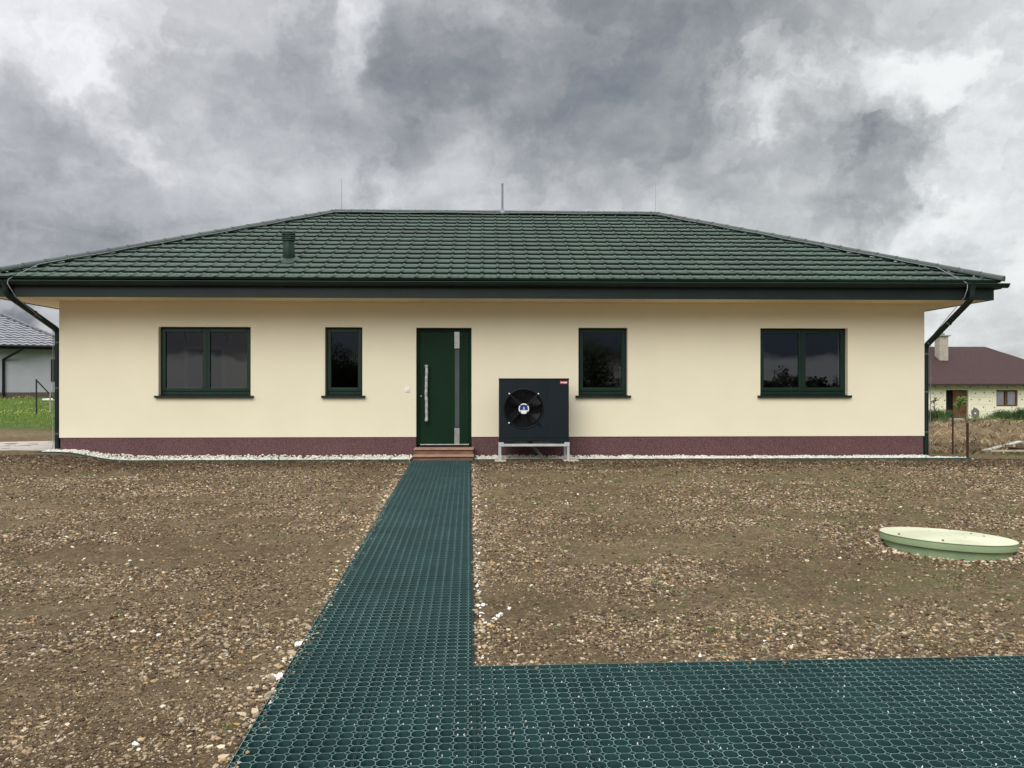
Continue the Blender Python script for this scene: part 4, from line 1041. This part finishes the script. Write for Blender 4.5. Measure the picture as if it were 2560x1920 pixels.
mb = MB(); mb.tube([(-2.05,-ov-.07,Hh-.05),(-2.05,-ov-.07,Hh-.2),(-3.0,-.08,Hh-.75),(-3.0,-.08,.05)], .075, 8); loc(mb, 'downpipe', M['black'], gh)

# ------------------------------------------------------------------ right background: unfinished house
RD = 57.0
def rp(px_, py_, dist=RD): return gw(px_, py_, dist)
o0 = rp(2440, 1046); rh = empty('insulated_house', (o0.x, o0.y, o0.z), -YAW); tag(rh, 'unfinished house with pale insulation boards and a brown shingle roof', 'house')
def lx_(px_): return (px_-2440)/2000*RD
def lz_(py_): return (1046-py_)/2000*RD
eps = speckle('insulation_boards', (.90,.82,.63), (.90,.83,.65), 4, rough=.95, bump=.05, big=.1)
x0, x1 = lx_(2200), lx_(2760); zt = lz_(958)
dxa, dxb, dzt = lx_(2365), lx_(2421), lz_(975); wxa, wxb, wza, wzb = lx_(2491), lx_(2545), lz_(1016), lz_(975)
hol = [(dxa, dxb, -.5, dzt), (wxa, wxb, wza, wzb)]
mb = MB(); wall_with_holes(mb, 0, sorted({x0, x1, dxa, dxb, wxa, wxb}), sorted({-1, zt, dzt, wza, wzb}), hol)
for h in hol:
    a, b, c, d = h
    mb.add([(a,0,c),(a,.25,c),(a,.25,d),(a,0,d)], [(0,1,2,3)]); mb.add([(b,0,c),(b,.25,c),(b,.25,d),(b,0,d)], [(3,2,1,0)]); mb.add([(a,0,d),(b,0,d),(b,.25,d),(a,.25,d)], [(0,1,2,3)]); mb.add([(a,0,c),(b,0,c),(b,.25,c),(a,.25,c)], [(3,2,1,0)])
mb.box((x0, .26, -1), (x0+.2, 9, zt)); mb.box((x1-.2, .26, -1), (x1, 9, zt)); mb.box((x0+.2, 8.8, -1), (x1-.2, 9, zt))
wl = loc(mb, 'wall', eps, rh, False)
# board joints and plate anchors
mb = MB(); bw, bh = 1.0, .5; k = 0; z = 0
while z < zt-.05:
    for i in range(int((x1-x0)/bw)):
        jx = x0+i*bw+(.5 if k % 2 else 0)
        if not any(h[0]-.1 < jx < h[1]+.1 and h[2]-.3 < z+.25 < h[3]+.1 for h in hol): mb.box((jx-.008, -.004, z), (jx+.008, -.001, min(z+bh, zt)))
    xx = x0
    while xx < x1:
        if not any(h[0]-.05 < xx+.25 < h[1]+.3 and h[2] < z < h[3] for h in hol): mb.box((xx, -.004, z-.006), (xx+.5, -.001, z+.006))
        xx += .5
    z += bh; k += 1
loc(mb, 'board_joints', simple('joint_line', (.40,.39,.26), .9), wl)  # darker strips along the board joints
anc = None; ancm = simple('anchor_plate', (.10,.09,.08), .8)
for k in range(5):
    for i in range(int((x1-x0)/.62)):
        xx = x0+.3+i*.62+(.31 if k % 2 else 0)+random.uniform(-.12, .12); zz = .28+k*.5+random.uniform(-.07, .07)
        if zz < zt-.06 and not any(h[0]-.08 < xx < h[1]+.08 and h[2]-.08 < zz < h[3]+.08 for h in hol):
            if not lx_(2300) < xx < lx_(2590): continue
            if anc is None: mb = MB(); mb.lathe([(0,.008),(.045,.008),(.05,.001)], (0, 0, 0), 8, M=R90); anc = loc(mb, 'wall_anchor', ancm, wl); anc.location = (xx, 0, zz)
            else: q_ = anc.copy(); COL.objects.link(q_); q_.location = (xx, 0, zz)
mb = MB(); px_, pz = lx_(2438), lz_(1033)
mb.add([(px_+.30*math.cos(2*PI*k/16)*(1+.1*math.sin(k*2)), -.006, pz+.37*math.sin(2*PI*k/16)) for k in range(16)], [tuple(range(16))]); pa = loc(mb, 'mortar_patch', simple('grey_mortar', (.17,.15,.14), .95), wl, False)
mb = MB(); mb.box((px_-.06, -.014, pz-.06), (px_+.06, -.007, pz+.06)); loc(mb, 'socket_box', M['white'], rh)
br = simple('brown_door_wood', (.125,.050,.022), .5, .4, var=.3, scale=4)
mb = MB(); mb.bbox((dxa+.62, .12, .02), (dxb-.32, .18, dzt-.06), .01); mb.bbox((dxb-.31, .10, .0), (dxb-.12, .2, dzt), .01); mb.bbox((dxa+.56, .10, 0), (dxa+.615, .2, dzt), .01)
dd = loc(mb, 'door', br, rh)
mb = MB(); mb.box((dxa, .26, -.3), (dxb, .28, dzt)); loc(mb, 'door_opening', M['darkroom'], rh)
mb = MB(); t6 = .10
for a, b, c, d in ((wxa, wxa+t6, wza, wzb), (wxb-t6, wxb, wza, wzb), (wxa+t6, wxb-t6, wza, wza+t6), (wxa+t6, wxb-t6, wzb-t6, wzb), ((wxa+wxb)/2-.09, (wxa+wxb)/2+.09, wza+t6, wzb-t6)): mb.bbox((a, .10, c), (b, .18, d), .01)
ww = loc(mb, 'window', br, rh)
mb = MB(); mb.add([(wxa, .16, wza),(wxb, .16, wza),(wxb, .16, wzb),(wxa, .16, wzb)], [(0,1,2,3)]); loc(mb, 'pane', glassmat('far_glass', 2.2, .8), ww, False)
n = 60; curm = simple('white_curtain', (.62,.66,.72), .9, .2)
for a, b in ((wxa+.05, wxa+(wxb-wxa)*.42), (wxa+(wxb-wxa)*.55, wxb-.05)):
    mb = MB(); vs = []
    for k in range(n+1):
        u = a+(b-a)*k/n; y = .21+.02*math.sin(k*1.1); vs += [(u, y, wza+.02), (u, y, wzb-.02)]
    mb.add(vs, [(2*k, 2*k+2, 2*k+3, 2*k+1) for k in range(n)], smooth=True); loc(mb, 'curtain', curm, ww, False)
mb = MB(); mb.box((wxa-.1, .26, wza-.1), (wxb+.1, .28, wzb+.1)); loc(mb, 'room_dark', M['darkroom'], rh)
rng_z = lz_(867)-lz_(960); ry0 = -.75; rrun = 5.2; rang = math.atan2((963-867)/2000*(RD+rrun-.75)-(963-960)/2000*(RD-.75), rrun)
mb, cs, run = hiproof(lx_(2110), 8.43, ry0, ry0+2*rrun, lz_(960)+.0, rang, 1.0, .17, .012, False)
rr_ = loc(mb, 'roof', simple('brown_shingle', (.052,.027,.025), .8, .3, var=.22, scale=8, detail=8), rh, False)
mb = MB(); mb.box((lx_(2110), ry0+.01, lz_(960)-.14), (8.43, ry0+.04, lz_(960)-.0))
fas = loc(mb, 'fascia', simple('brown_fascia', (.045,.026,.022), .8), rr_)
xx = lx_(2290); rafm = simple('rafter_wood', (.10,.055,.03), .8, .2, var=.3)
while xx < lx_(2620): mb = MB(); mb.box((xx, ry0+.05, lz_(960)-.16), (xx+.12, .0, lz_(960)-.02)); xx += .95; loc(mb, 'rafter_end', rafm, rr_)
# chimney on the front slope
ca, cb = [((q_-1280)*(RD+2.5)-1160*RD)/2000 for q_ in (2347, 2369)]; czt = (963-842)/2000*(RD+3)+CAMZ-o0.z; czb = (963-884)/2000*(RD+3)+CAMZ-o0.z
mb = MB(); mb.bbox((ca, 2.4, czb-.8), (cb, 3.1, czt), .01); ch = loc(mb, 'chimney', simple('beige_chimney', (.40,.36,.29), .9, .2, var=.15, scale=6), rr_)
mb = MB(); mb.bbox((ca-.12, 2.28, czt+.001), (cb+.12, 3.22, czt+.09), .01); mb.bbox((ca+.13, 2.6, czt+.091), (cb-.15, 2.95, czt+.27), .01); loc(mb, 'chimney_cap', simple('grey_cap', (.25,.24,.22), .8), rr_)

# posts, planks
for px_, top, base, d_, r, lab in ((2382, 1043, 1142, 14.75, .015, 'thin rusty steel post nearer the right corner of the house'), (2418.8, 1058, 1149, 14.15, .022, 'thicker shorter rusty post standing right of the thin one')):
    a = rp(px_, base, d_); b = rp(px_, top, d_); mb = MB(); mb.tube([a-Vector((0,0,.3)), b], r, 10); mb.tube([b, b+Vector((0,0,.006))], [r*1.05, r*.9], 10)
    o = mb.build('steel_post', M['rust']); tag(o, lab, 'post', 'rusty posts at the yard edge')
a = rp(2384, 1049, 24); b = rp(2432, 1052, 23.6); mb = MB(); mb.bbox((a.x, a.y, a.z-.03), (b.x, a.y+.25, a.z+.03), .005)
o = mb.build('plank', simple('grey_plank', (.27,.25,.21), .9, .2, var=.3)); tag(o, 'weathered grey plank lying on top of the straw heap behind the posts', 'plank')
def lying_plank(p, q, w, h, m, lab, name='plank'):
    for v_ in (p, q): v_.z = float(H(np.array(v_.x), np.array(v_.y)))+.05
    d = (q-p); L = d.length; ang = math.atan2(d.y, d.x); mb = MB(); mb.bbox((0, -w/2, 0), (L, w/2, h), .004)
    o = mb.build(name, m); o.location = p; o.rotation_euler = (0, -math.asin(d.z/L), ang); tag(o, lab, 'plank', 'planks lying at the right edge'); return o
lying_plank(rp(2462, 1149, 15.6), rp(2552, 1137, 18.0), .12, .03, simple('pale_plank', (.42,.41,.37), .9, .2), 'pale flat plank lying in the straw at the right edge')
lying_plank(rp(2476, 1153, 14.7), rp(2640, 1155, 14.6), .04, .035, simple('batten', (.38,.31,.22), .9, .2), 'thin light batten lying along the soil edge at the right')
lying_plank(rp(2533, 1150, 14.9), rp(2640, 1142, 15.2), .22, .07, simple('dark_plank', (.05,.03,.022), .9, .2, var=.3), 'thick dark timber lying at the right edge of the yard')

# straw on the heaps
n = 42000; x = rng.uniform(8.3, 24, n); y = rng.uniform(.25, 24, n); cl = fbm(x*.7+2, y*.7, 3)
ok = (cl > .33) & (rng.random(n) < np.where(y > 17, .5, 1)); x, y, cl = x[ok], y[ok], cl[ok]; n = len(x)
t = rng.random((n, 1)); cols = np.array([.18,.12,.065])*(1-t)+np.array([.44,.35,.21])*t; cols = cols*(.22+1.35*sst(fbm(x*.8+30, y*1.3, 4), .40, .56))[:, None]
p1 = blades(x, y, rng.uniform(.05, .17, n), rng.uniform(.008, .024, n), rng.uniform(1.0, 4.0, n), cols)
v, f, c = p1; o = np_mesh('dry_grass', v, f, M['strawm'], c); tag(o, 'matted pale dry grass over the earth heaps right of the house', 'dry grass', kind='stuff')
parts = []
for px_, py_, dd, m_, rad, hh in ((2475, 1138, 15.8, 120, .25, .09), (2535, 1156, 14.6, 90, .2, .05), (2340, 1138, 15.6, 60, .18, .09), (2500, 1122, 17.5, 160, .4, .12), (2400, 1060, 30, 700, 1.3, .35), (2470, 1058, 33, 900, 2.2, .4), (2345, 1050, 30, 500, 1, .45)):
    q = rp(px_, py_, dd); x = q.x+rng.normal(0, rad, m_); y = q.y+rng.normal(0, rad, m_)
    parts.append(blades(x, y, rng.uniform(.4, 1, m_)*hh, np.full(m_, .014), rng.uniform(.2, .9, m_), greens(m_, (.05,.09,.025), (.16,.22,.07))))
v, f, c = join(parts); o = np_mesh('weed_tufts', v, f, M['leafm'], c); tag(o, 'green weed tufts growing in the dry grass at the right', 'weeds', kind='stuff')

# leafy plants
def leaves(n, fpos, size, lo, hi):
    p = fpos(n); n = len(p); s = size*rng.uniform(.6, 1.3, n)
    u = rng.standard_normal((n, 3)); u /= np.linalg.norm(u, axis=1)[:, None]; w = np.cross(u, rng.standard_normal((n, 3))); w /= np.linalg.norm(w, axis=1)[:, None]
    V = np.stack([p-u*s[:, None], p+w*s[:, None]*.45, p+u*s[:, None], p-w*s[:, None]*.45], 1).reshape(-1, 3)
    F = np.arange(n*4).reshape(n, 4); return V, F, np.repeat(greens(n, lo, hi), 4, 0)
def blob(c, r, lumps=7):
    cs = [(np.array(c)+rng.normal(0, .42, 3)*np.array(r), rng.uniform(.35, .7)) for _ in range(lumps)]
    def f(n):
        k = rng.integers(0, lumps, n); d = rng.standard_normal((n, 3)); d /= np.linalg.norm(d, axis=1)[:, None]
        rad = rng.random(n)**.45
        return np.array([cs[i][0] for i in k])+d*rad[:, None]*np.array([cs[i][1] for i in k])[:, None]*np.array(r)
    return f
def bush(px_, py_, dist, wpx, hpx, n, lab, lo, hi, size=.07):
    q = rp(px_, py_, dist); w = wpx/2000*dist/2; h = hpx/2000*dist
    e = empty('bush', (q.x, q.y, q.z)); tag(e, lab, 'bush', 'bushes before the unfinished house')
    V_, F_, C_ = leaves(n//2, blob((0, 0, h*.36), (w*1.1, w*.8, h*.42), 9), size*.8, lo, hi)
    m_ = n; bx_ = rng.normal(0, w*.55, m_); by_ = rng.normal(0, w*.4, m_)
    vb, fb_, cb_ = blades(bx_, by_, h*rng.uniform(.45, 1.05, m_)*np.exp(-(bx_/w)**2*.6), np.full(m_, .035), rng.uniform(.15, .6, m_), greens(m_, lo, hi)*1.25, z=np.full(m_, -.05))
    V_ = np.concatenate([V_, vb]); F_ = np.concatenate([F_[:, [0,1,2]], F_[:, [0,2,3]], fb_+len(V_)-len(vb)]); C_ = np.concatenate([C_, cb_])
    o = np_mesh('foliage', V_, F_, M['leafm'], C_, parent=e)
    mb = MB()
    for k in range(7): mb.tube([(random.uniform(-.1,.1), 0, -.2), (random.uniform(-w,w)*.5, random.uniform(-w,w)*.4, h*.6)], [.018, .006], 5)
    s_ = mb.build('stem', M['bark']); s_.parent = e
bush(2338, 1062, 34, 62, 50, 1500, 'dark green bush at the corner downpipe, left of the brown door', (.025,.055,.015), (.08,.13,.035))
bush(2512, 1064, 38, 70, 46, 1800, 'mid green bush below the window with curtains', (.03,.06,.02), (.10,.15,.05))
bush(2560, 1066, 36, 60, 56, 1700, 'dense dark bush at the right edge of the photo', (.022,.05,.018), (.07,.12,.04))
def sapling(px_, base, top, dist, n, lab, lo, hi, crown, cat='sapling', grp=None):
    q = rp(px_, base, dist); t = rp(px_+crown[2], top, dist); e = empty('sapling', (q.x, q.y, q.z)); tag(e, lab, cat)
    h = t.z-q.z; dx_ = t.x-q.x; mb = MB(); mb.tube([(0,0,-.3),(dx_*.2,.0,h*.3),(dx_*.6,.02,h*.7),(dx_,0,h*.95)], [.02,.016,.011,.005], 6)
    for k in range(6):
        z = h*(.45+.08*k); a = k*2.4; mb.tube([(dx_*z/h, 0, z), (dx_*z/h+.22*math.cos(a), .22*math.sin(a), z+.16)], [.008, .003], 4)
    tr = mb.build('trunk', M['bark']); tr.parent = e
    V_, F_, C_ = leaves(n, blob((dx_*.75, 0, h*crown[1]), (crown[0], crown[0], h*.22), 6), .055, lo, hi); o = np_mesh('crown', V_, F_, M['leafm'], C_, parent=e)
sapling(2395, 1050, 987, 30, 300, 'slender young tree with light green leaves before the brown door', (.09,.17,.03), (.24,.34,.09), (.20, .68, 12))
sapling(2338, 1048, 997, 30, 30, 'bare dry weed stalk with a brown head beside the corner downpipe', (.10,.08,.05), (.22,.17,.1), (.09, .95, -3), 'weed')

# ------------------------------------------------------------------ what the windows mirror: a tree and a far wood behind the viewer
tr = empty('garden_tree', (5.5, -26, -.75)); tag(tr, 'leafy tree standing behind the viewer, mirrored in the third window', 'tree')
mb = MB(); mb.tube([(0,0,-.3),(.05,.02,1.2),(-.05,.05,2.3),(.02,0,3.4)], [.17,.13,.10,.05], 10)
for k in range(9):
    a = k*2.4; z = 1.2+.26*k; mb.tube([(0,0,z), (math.cos(a)*.7, math.sin(a)*.7, z+.6), (math.cos(a)*1.3, math.sin(a)*1.3, z+.9)], [.06,.035,.012], 6)
s_ = mb.build('trunk', M['bark']); s_.parent = tr
V_, F_, C_ = leaves(15000, blob((0, 0, 3.0), (1.6, 1.5, 1.8), 26), .04, (.04,.07,.025), (.11,.16,.06)); np_mesh('crown', V_, F_, M['leafm'], C_, parent=tr)
ev = empty('added_dark_tree', (-9.6, -40, -1.02)); tag(ev, 'dense dark tree added behind the viewer to darken the narrow window reflection', 'tree')  # unseen tree shape, added so the narrow window mirrors something dark
mb = MB(); mb.tube([(0,0,-.3),(0,0,2.5),(0,0,4.6)], [.16,.1,.03], 8); s_ = mb.build('trunk', M['bark']); s_.parent = ev
V_, F_, C_ = leaves(20000, blob((0, 0, 2.5), (2.0, 1.7, 2.3), 30), .075, (.012,.025,.012), (.03,.055,.02)); np_mesh('crown', V_, F_, M['leafm'], C_, parent=ev)
n = 90; parts = []
for k in range(n):
    x = 2+118*k/n+random.uniform(-1, 1); h = random.uniform(3.6, 5.6)
    parts.append(leaves(520, blob((x, -115+random.uniform(-4, 4), -1.4+h*.42), (2.2, 2, h*.5), 6), .26, (.02,.04,.015), (.05,.08,.03)))
v, f, c = join(parts); o = np_mesh('treeline', v, f, M['leafm'], c); tag(o, 'far belt of dark trees behind the viewer, mirrored in the windows', 'treeline', kind='stuff')

# ------------------------------------------------------------------ sky
SUN_EL, SUN_AZ = math.radians(33), math.radians(200)     # azimuth from +Y clockwise: behind the viewer, a little to the left
w = bpy.data.worlds.new('World'); scene.world = w; w.use_nodes = True; nt = w.node_tree; L = nt.links
for n_ in list(nt.nodes): nt.nodes.remove(n_)
out = N(nt, 'ShaderNodeOutputWorld')
sky = N(nt, 'ShaderNodeTexSky', sky_type='NISHITA'); sky.sun_disc = False; sky.sun_elevation = SUN_EL; sky.sun_rotation = SUN_AZ
bg1 = N(nt, 'ShaderNodeBackground'); bg1.inputs['Strength'].default_value = .08; L.new(sky.outputs[0], bg1.inputs['Color'])
tc = N(nt, 'ShaderNodeTexCoord'); gen = tc.outputs['Generated']
def math_(op, a, b=None, clamp=False):
    m = N(nt, 'ShaderNodeMath', operation=op); m.use_clamp = clamp
    for i, v in enumerate((a, b)):
        if v is None: continue
        if isinstance(v, (int, float)): m.inputs[i].default_value = v
        else: L.new(v, m.inputs[i])
    return m.outputs[0]
def mapr(v, a, b, c, d, smooth=True):
    m = N(nt, 'ShaderNodeMapRange'); m.interpolation_type = 'SMOOTHSTEP' if smooth else 'LINEAR'
    for k, x in zip(('From Min', 'From Max', 'To Min', 'To Max'), (a, b, c, d)): m.inputs[k].default_value = x
    L.new(v, m.inputs['Value']); return m.outputs[0]
def vmath(op, a, b):
    m = N(nt, 'ShaderNodeVectorMath', operation=op)
    for i, v in enumerate((a, b)):
        if isinstance(v, (tuple, Vector)): m.inputs[i].default_value = tuple(v)
        else: L.new(v, m.inputs[i])
    return m
sep = N(nt, 'ShaderNodeSeparateXYZ'); L.new(gen, sep.inputs[0])
# cloud layer coordinates: direction divided by its height above a low deck
den = math_('ADD', math_('MAXIMUM', sep.outputs['Z'], 0.0), .34)
cv = N(nt, 'ShaderNodeVectorMath', operation='DIVIDE'); L.new(gen, cv.inputs[0])
cb = N(nt, 'ShaderNodeCombineXYZ'); [L.new(den, cb.inputs[i]) for i in range(3)]; L.new(cb.outputs[0], cv.inputs[1])
def noise(vec, sc, det, ro, dist=0, off=(0,0,0)):
    m = N(nt, 'ShaderNodeMapping'); m.inputs['Location'].default_value = off; L.new(vec, m.inputs['Vector'])
    n = N(nt, 'ShaderNodeTexNoise'); n.inputs['Scale'].default_value = sc; n.inputs['Detail'].default_value = det; n.inputs['Roughness'].default_value = ro; n.inputs['Distortion'].default_value = dist
    L.new(m.outputs[0], n.inputs['Vector']); return n
n1 = noise(cv.outputs[0], 1.9, 7, .55, .35, (3.1, 1.7, .4)); n2 = noise(cv.outputs[0], 5.0, 7, .58, .5, (7.7, 2.2, 1.1))
# broken-up direction for the large cloud masses
wn = noise(gen, 3.2, 6, .6, 0, (1.2, .3, 5.0))
wv = vmath('SUBTRACT', wn.outputs['Color'], (.5, .5, .5)); ws = N(nt, 'ShaderNodeVectorMath', operation='SCALE'); L.new(wv.outputs[0], ws.inputs[0]); ws.inputs['Scale'].default_value = .34
wn3 = noise(gen, 11, 6, .65, 0, (4.2, 2.3, 1.0)); wv3 = vmath('SUBTRACT', wn3.outputs['Color'], (.5, .5, .5)); ws3 = N(nt, 'ShaderNodeVectorMath', operation='SCALE'); L.new(wv3.outputs[0], ws3.inputs[0]); ws3.inputs['Scale'].default_value = .13
wd = vmath('ADD', vmath('ADD', gen, ws.outputs[0]).outputs[0], ws3.outputs[0]); wn2 = N(nt, 'ShaderNodeVectorMath', operation='NORMALIZE'); L.new(wd.outputs[0], wn2.inputs[0])
def pdir(px_, py_): return Vector(ray(px_, py_)).normalized()
RELIEF = .62
BL = [ # px, py, radius(px), amount
    (560,110,210,-.24),(620,320,230,-.10),(930,130,230,-.23),(1000,330,220,-.08),(60,470,200,-.20),(420,560,300,-.12),(60,660,300,-.10),(880,450,280,-.05),(500,700,200,-.05),
    (1400,250,420,-.20),(1680,120,430,-.26),(2050,200,300,-.12),(1960,350,240,-.12),(1560,260,200,-.10),(1300,420,260,-.06),(2330,470,260,-.10),(2150,400,130,-.20),
    (740,10,150,.15),(690,190,220,.12),(800,90,100,.125),(1000,270,150,.09),(80,40,330,.16),(300,330,360,.05),(870,490,120,.14),(1250,490,200,.13),
    (1830,270,130,.27),(2030,185,80,.20),(1780,420,330,.12),(2280,300,200,.18),(2390,30,180,.15),(2060,370,140,.14),(2470,670,240,.125),(2480,640,170,.125),(2400,700,200,.10),(2330,900,160,.16),(2540,520,200,-.08),
    (2440,800,150,-.30),(2200,590,260,-.03),(1400,520,240,.06),(20,830,130,-.55),(1150,60,200,.03)]
acc = None; brk = None
for px_, py_, r, amt in BL:
    d = pdir(px_, py_); dt = vmath('DOT_PRODUCT', wn2.outputs[0], d).outputs['Value']
    v = mapr(dt, math.cos(r*1.45/2050), math.cos(r*.05/2050), 0, amt)
    if amt > .13: brk = v if brk is None else math_('ADD', brk, v)
    else: acc = v if acc is None else math_('ADD', acc, v)
b = math_('ADD', math_('MULTIPLY', math_('SUBTRACT', n1.outputs['Fac'], .5), .50), .61)
b = math_('ADD', b, math_('MULTIPLY', math_('SUBTRACT', n2.outputs['Fac'], .5), .45))
b = math_('ADD', b, acc)
lump = noise(wn2.outputs[0], 6.5, 8, .56, .25, (2.2, 9.1, 3.0)); lump2 = noise(wn2.outputs[0], 6.5, 8, .56, .25, (2.2, 9.1, 3.045))
lumpf = noise(wn2.outputs[0], 17, 6, .6, .2, (5.2, 1.1, 3.0)); lumpf2 = noise(wn2.outputs[0], 17, 6, .6, .2, (5.2, 1.1, 3.3))
b = math_('ADD', b, math_('MULTIPLY', math_('SUBTRACT', lump.outputs['Fac'], lump2.outputs['Fac']), RELIEF))
b = math_('ADD', b, math_('MULTIPLY', math_('SUBTRACT', lumpf.outputs['Fac'], .5), .11))
b = math_('ADD', math_('MULTIPLY', math_('SUBTRACT', b, .56), 1.08), .675)
b = math_('ADD', b, math_('MULTIPLY', brk, mapr(lump.outputs['Fac'], .40, .62, .25, 1.25)))
rp_ = N(nt, 'ShaderNodeValToRGB'); e = rp_.color_ramp.elements; rp_.color_ramp.interpolation = 'B_SPLINE'
stops = [(.0, (.125,.142,.172)), (.22, (.225,.233,.248)), (.42, (.335,.342,.354)), (.62, (.475,.481,.495)), (.82, (.63,.636,.652)), (1, (.76,.765,.775))]
while len(e) < len(stops): e.new(.5)
for i, (p_, c_) in enumerate(stops): e[i].position = p_; e[i].color = (*c_, 1)
L.new(b, rp_.inputs['Fac'])
# storm-blue cloud bank with a pale rim at the horizon on the far side, behind the viewer
def mixc(f, a, c):
    x = N(nt, 'ShaderNodeMix', data_type='RGBA'); L.new(f, x.inputs[0])
    for s, v in ((6, a), (7, c)):
        if isinstance(v, tuple): x.inputs[s].default_value = (*v, 1)
        else: L.new(v, x.inputs[s])
    return x.outputs[2]
back = math_('MULTIPLY', mapr(sep.outputs['Y'], -.25, -.6, 0, 1), mapr(sep.outputs['Z'], .42, .22, 0, 1))
wob = math_('ADD', sep.outputs['Z'], math_('MULTIPLY', math_('SUBTRACT', n2.outputs['Fac'], .5), .03))
bank = mixc(mapr(wob, .026, .040, 0, 1), (.50,.52,.54), (.085,.115,.17))
tint = mixc(mapr(sep.outputs['X'], -.5, .5, 0, 1), (1.0,.998,1.018), (.985,1.002,.985)); tm = vmath('MULTIPLY', rp_.outputs['Color'], tint)
c = mixc(back, tm.outputs[0], bank)
# thin high cloud lets more light through overhead than at the horizon
zen = mapr(sep.outputs['Z'], .43, .90, 1.0, 3.6)
bg2 = N(nt, 'ShaderNodeBackground'); L.new(c, bg2.inputs['Color']); L.new(zen, bg2.inputs['Strength'])
mx = N(nt, 'ShaderNodeMixShader'); mx.inputs[0].default_value = .94
L.new(bg1.outputs[0], mx.inputs[1]); L.new(bg2.outputs[0], mx.inputs[2]); L.new(mx.outputs[0], out.inputs[0])

sun = bpy.data.lights.new('sun', 'SUN'); sun.energy = 1.5; sun.angle = math.radians(44); sun.color = (1, .975, .94)
so = bpy.data.objects.new('sun', sun); COL.objects.link(so)
sd = Vector((math.sin(SUN_AZ)*math.cos(SUN_EL), math.cos(SUN_AZ)*math.cos(SUN_EL), math.sin(SUN_EL)))
so.rotation_euler = sd.to_track_quat('Z', 'Y').to_euler()

# ------------------------------------------------------------------ camera and output
cam = bpy.data.cameras.new('camera'); co = bpy.data.objects.new('camera', cam); COL.objects.link(co)
cam.sensor_width = 36; cam.lens = FPX/2560*36; cam.clip_end = 2000; cam.clip_start = .05; cam.shift_y = 3/2560
co.location = (0, CAMY, CAMZ); co.rotation_euler = (PI/2, 0, -YAW); scene.camera = co
scene.render.engine = 'CYCLES'
scene.cycles.use_denoising = True; scene.cycles.max_bounces = 8; scene.cycles.transparent_max_bounces = 12
vs_ = scene.view_settings; vs_.view_transform = 'Standard'; vs_.look = 'None'; vs_.exposure = .36; vs_.gamma = 1; vs_.use_curve_mapping = False
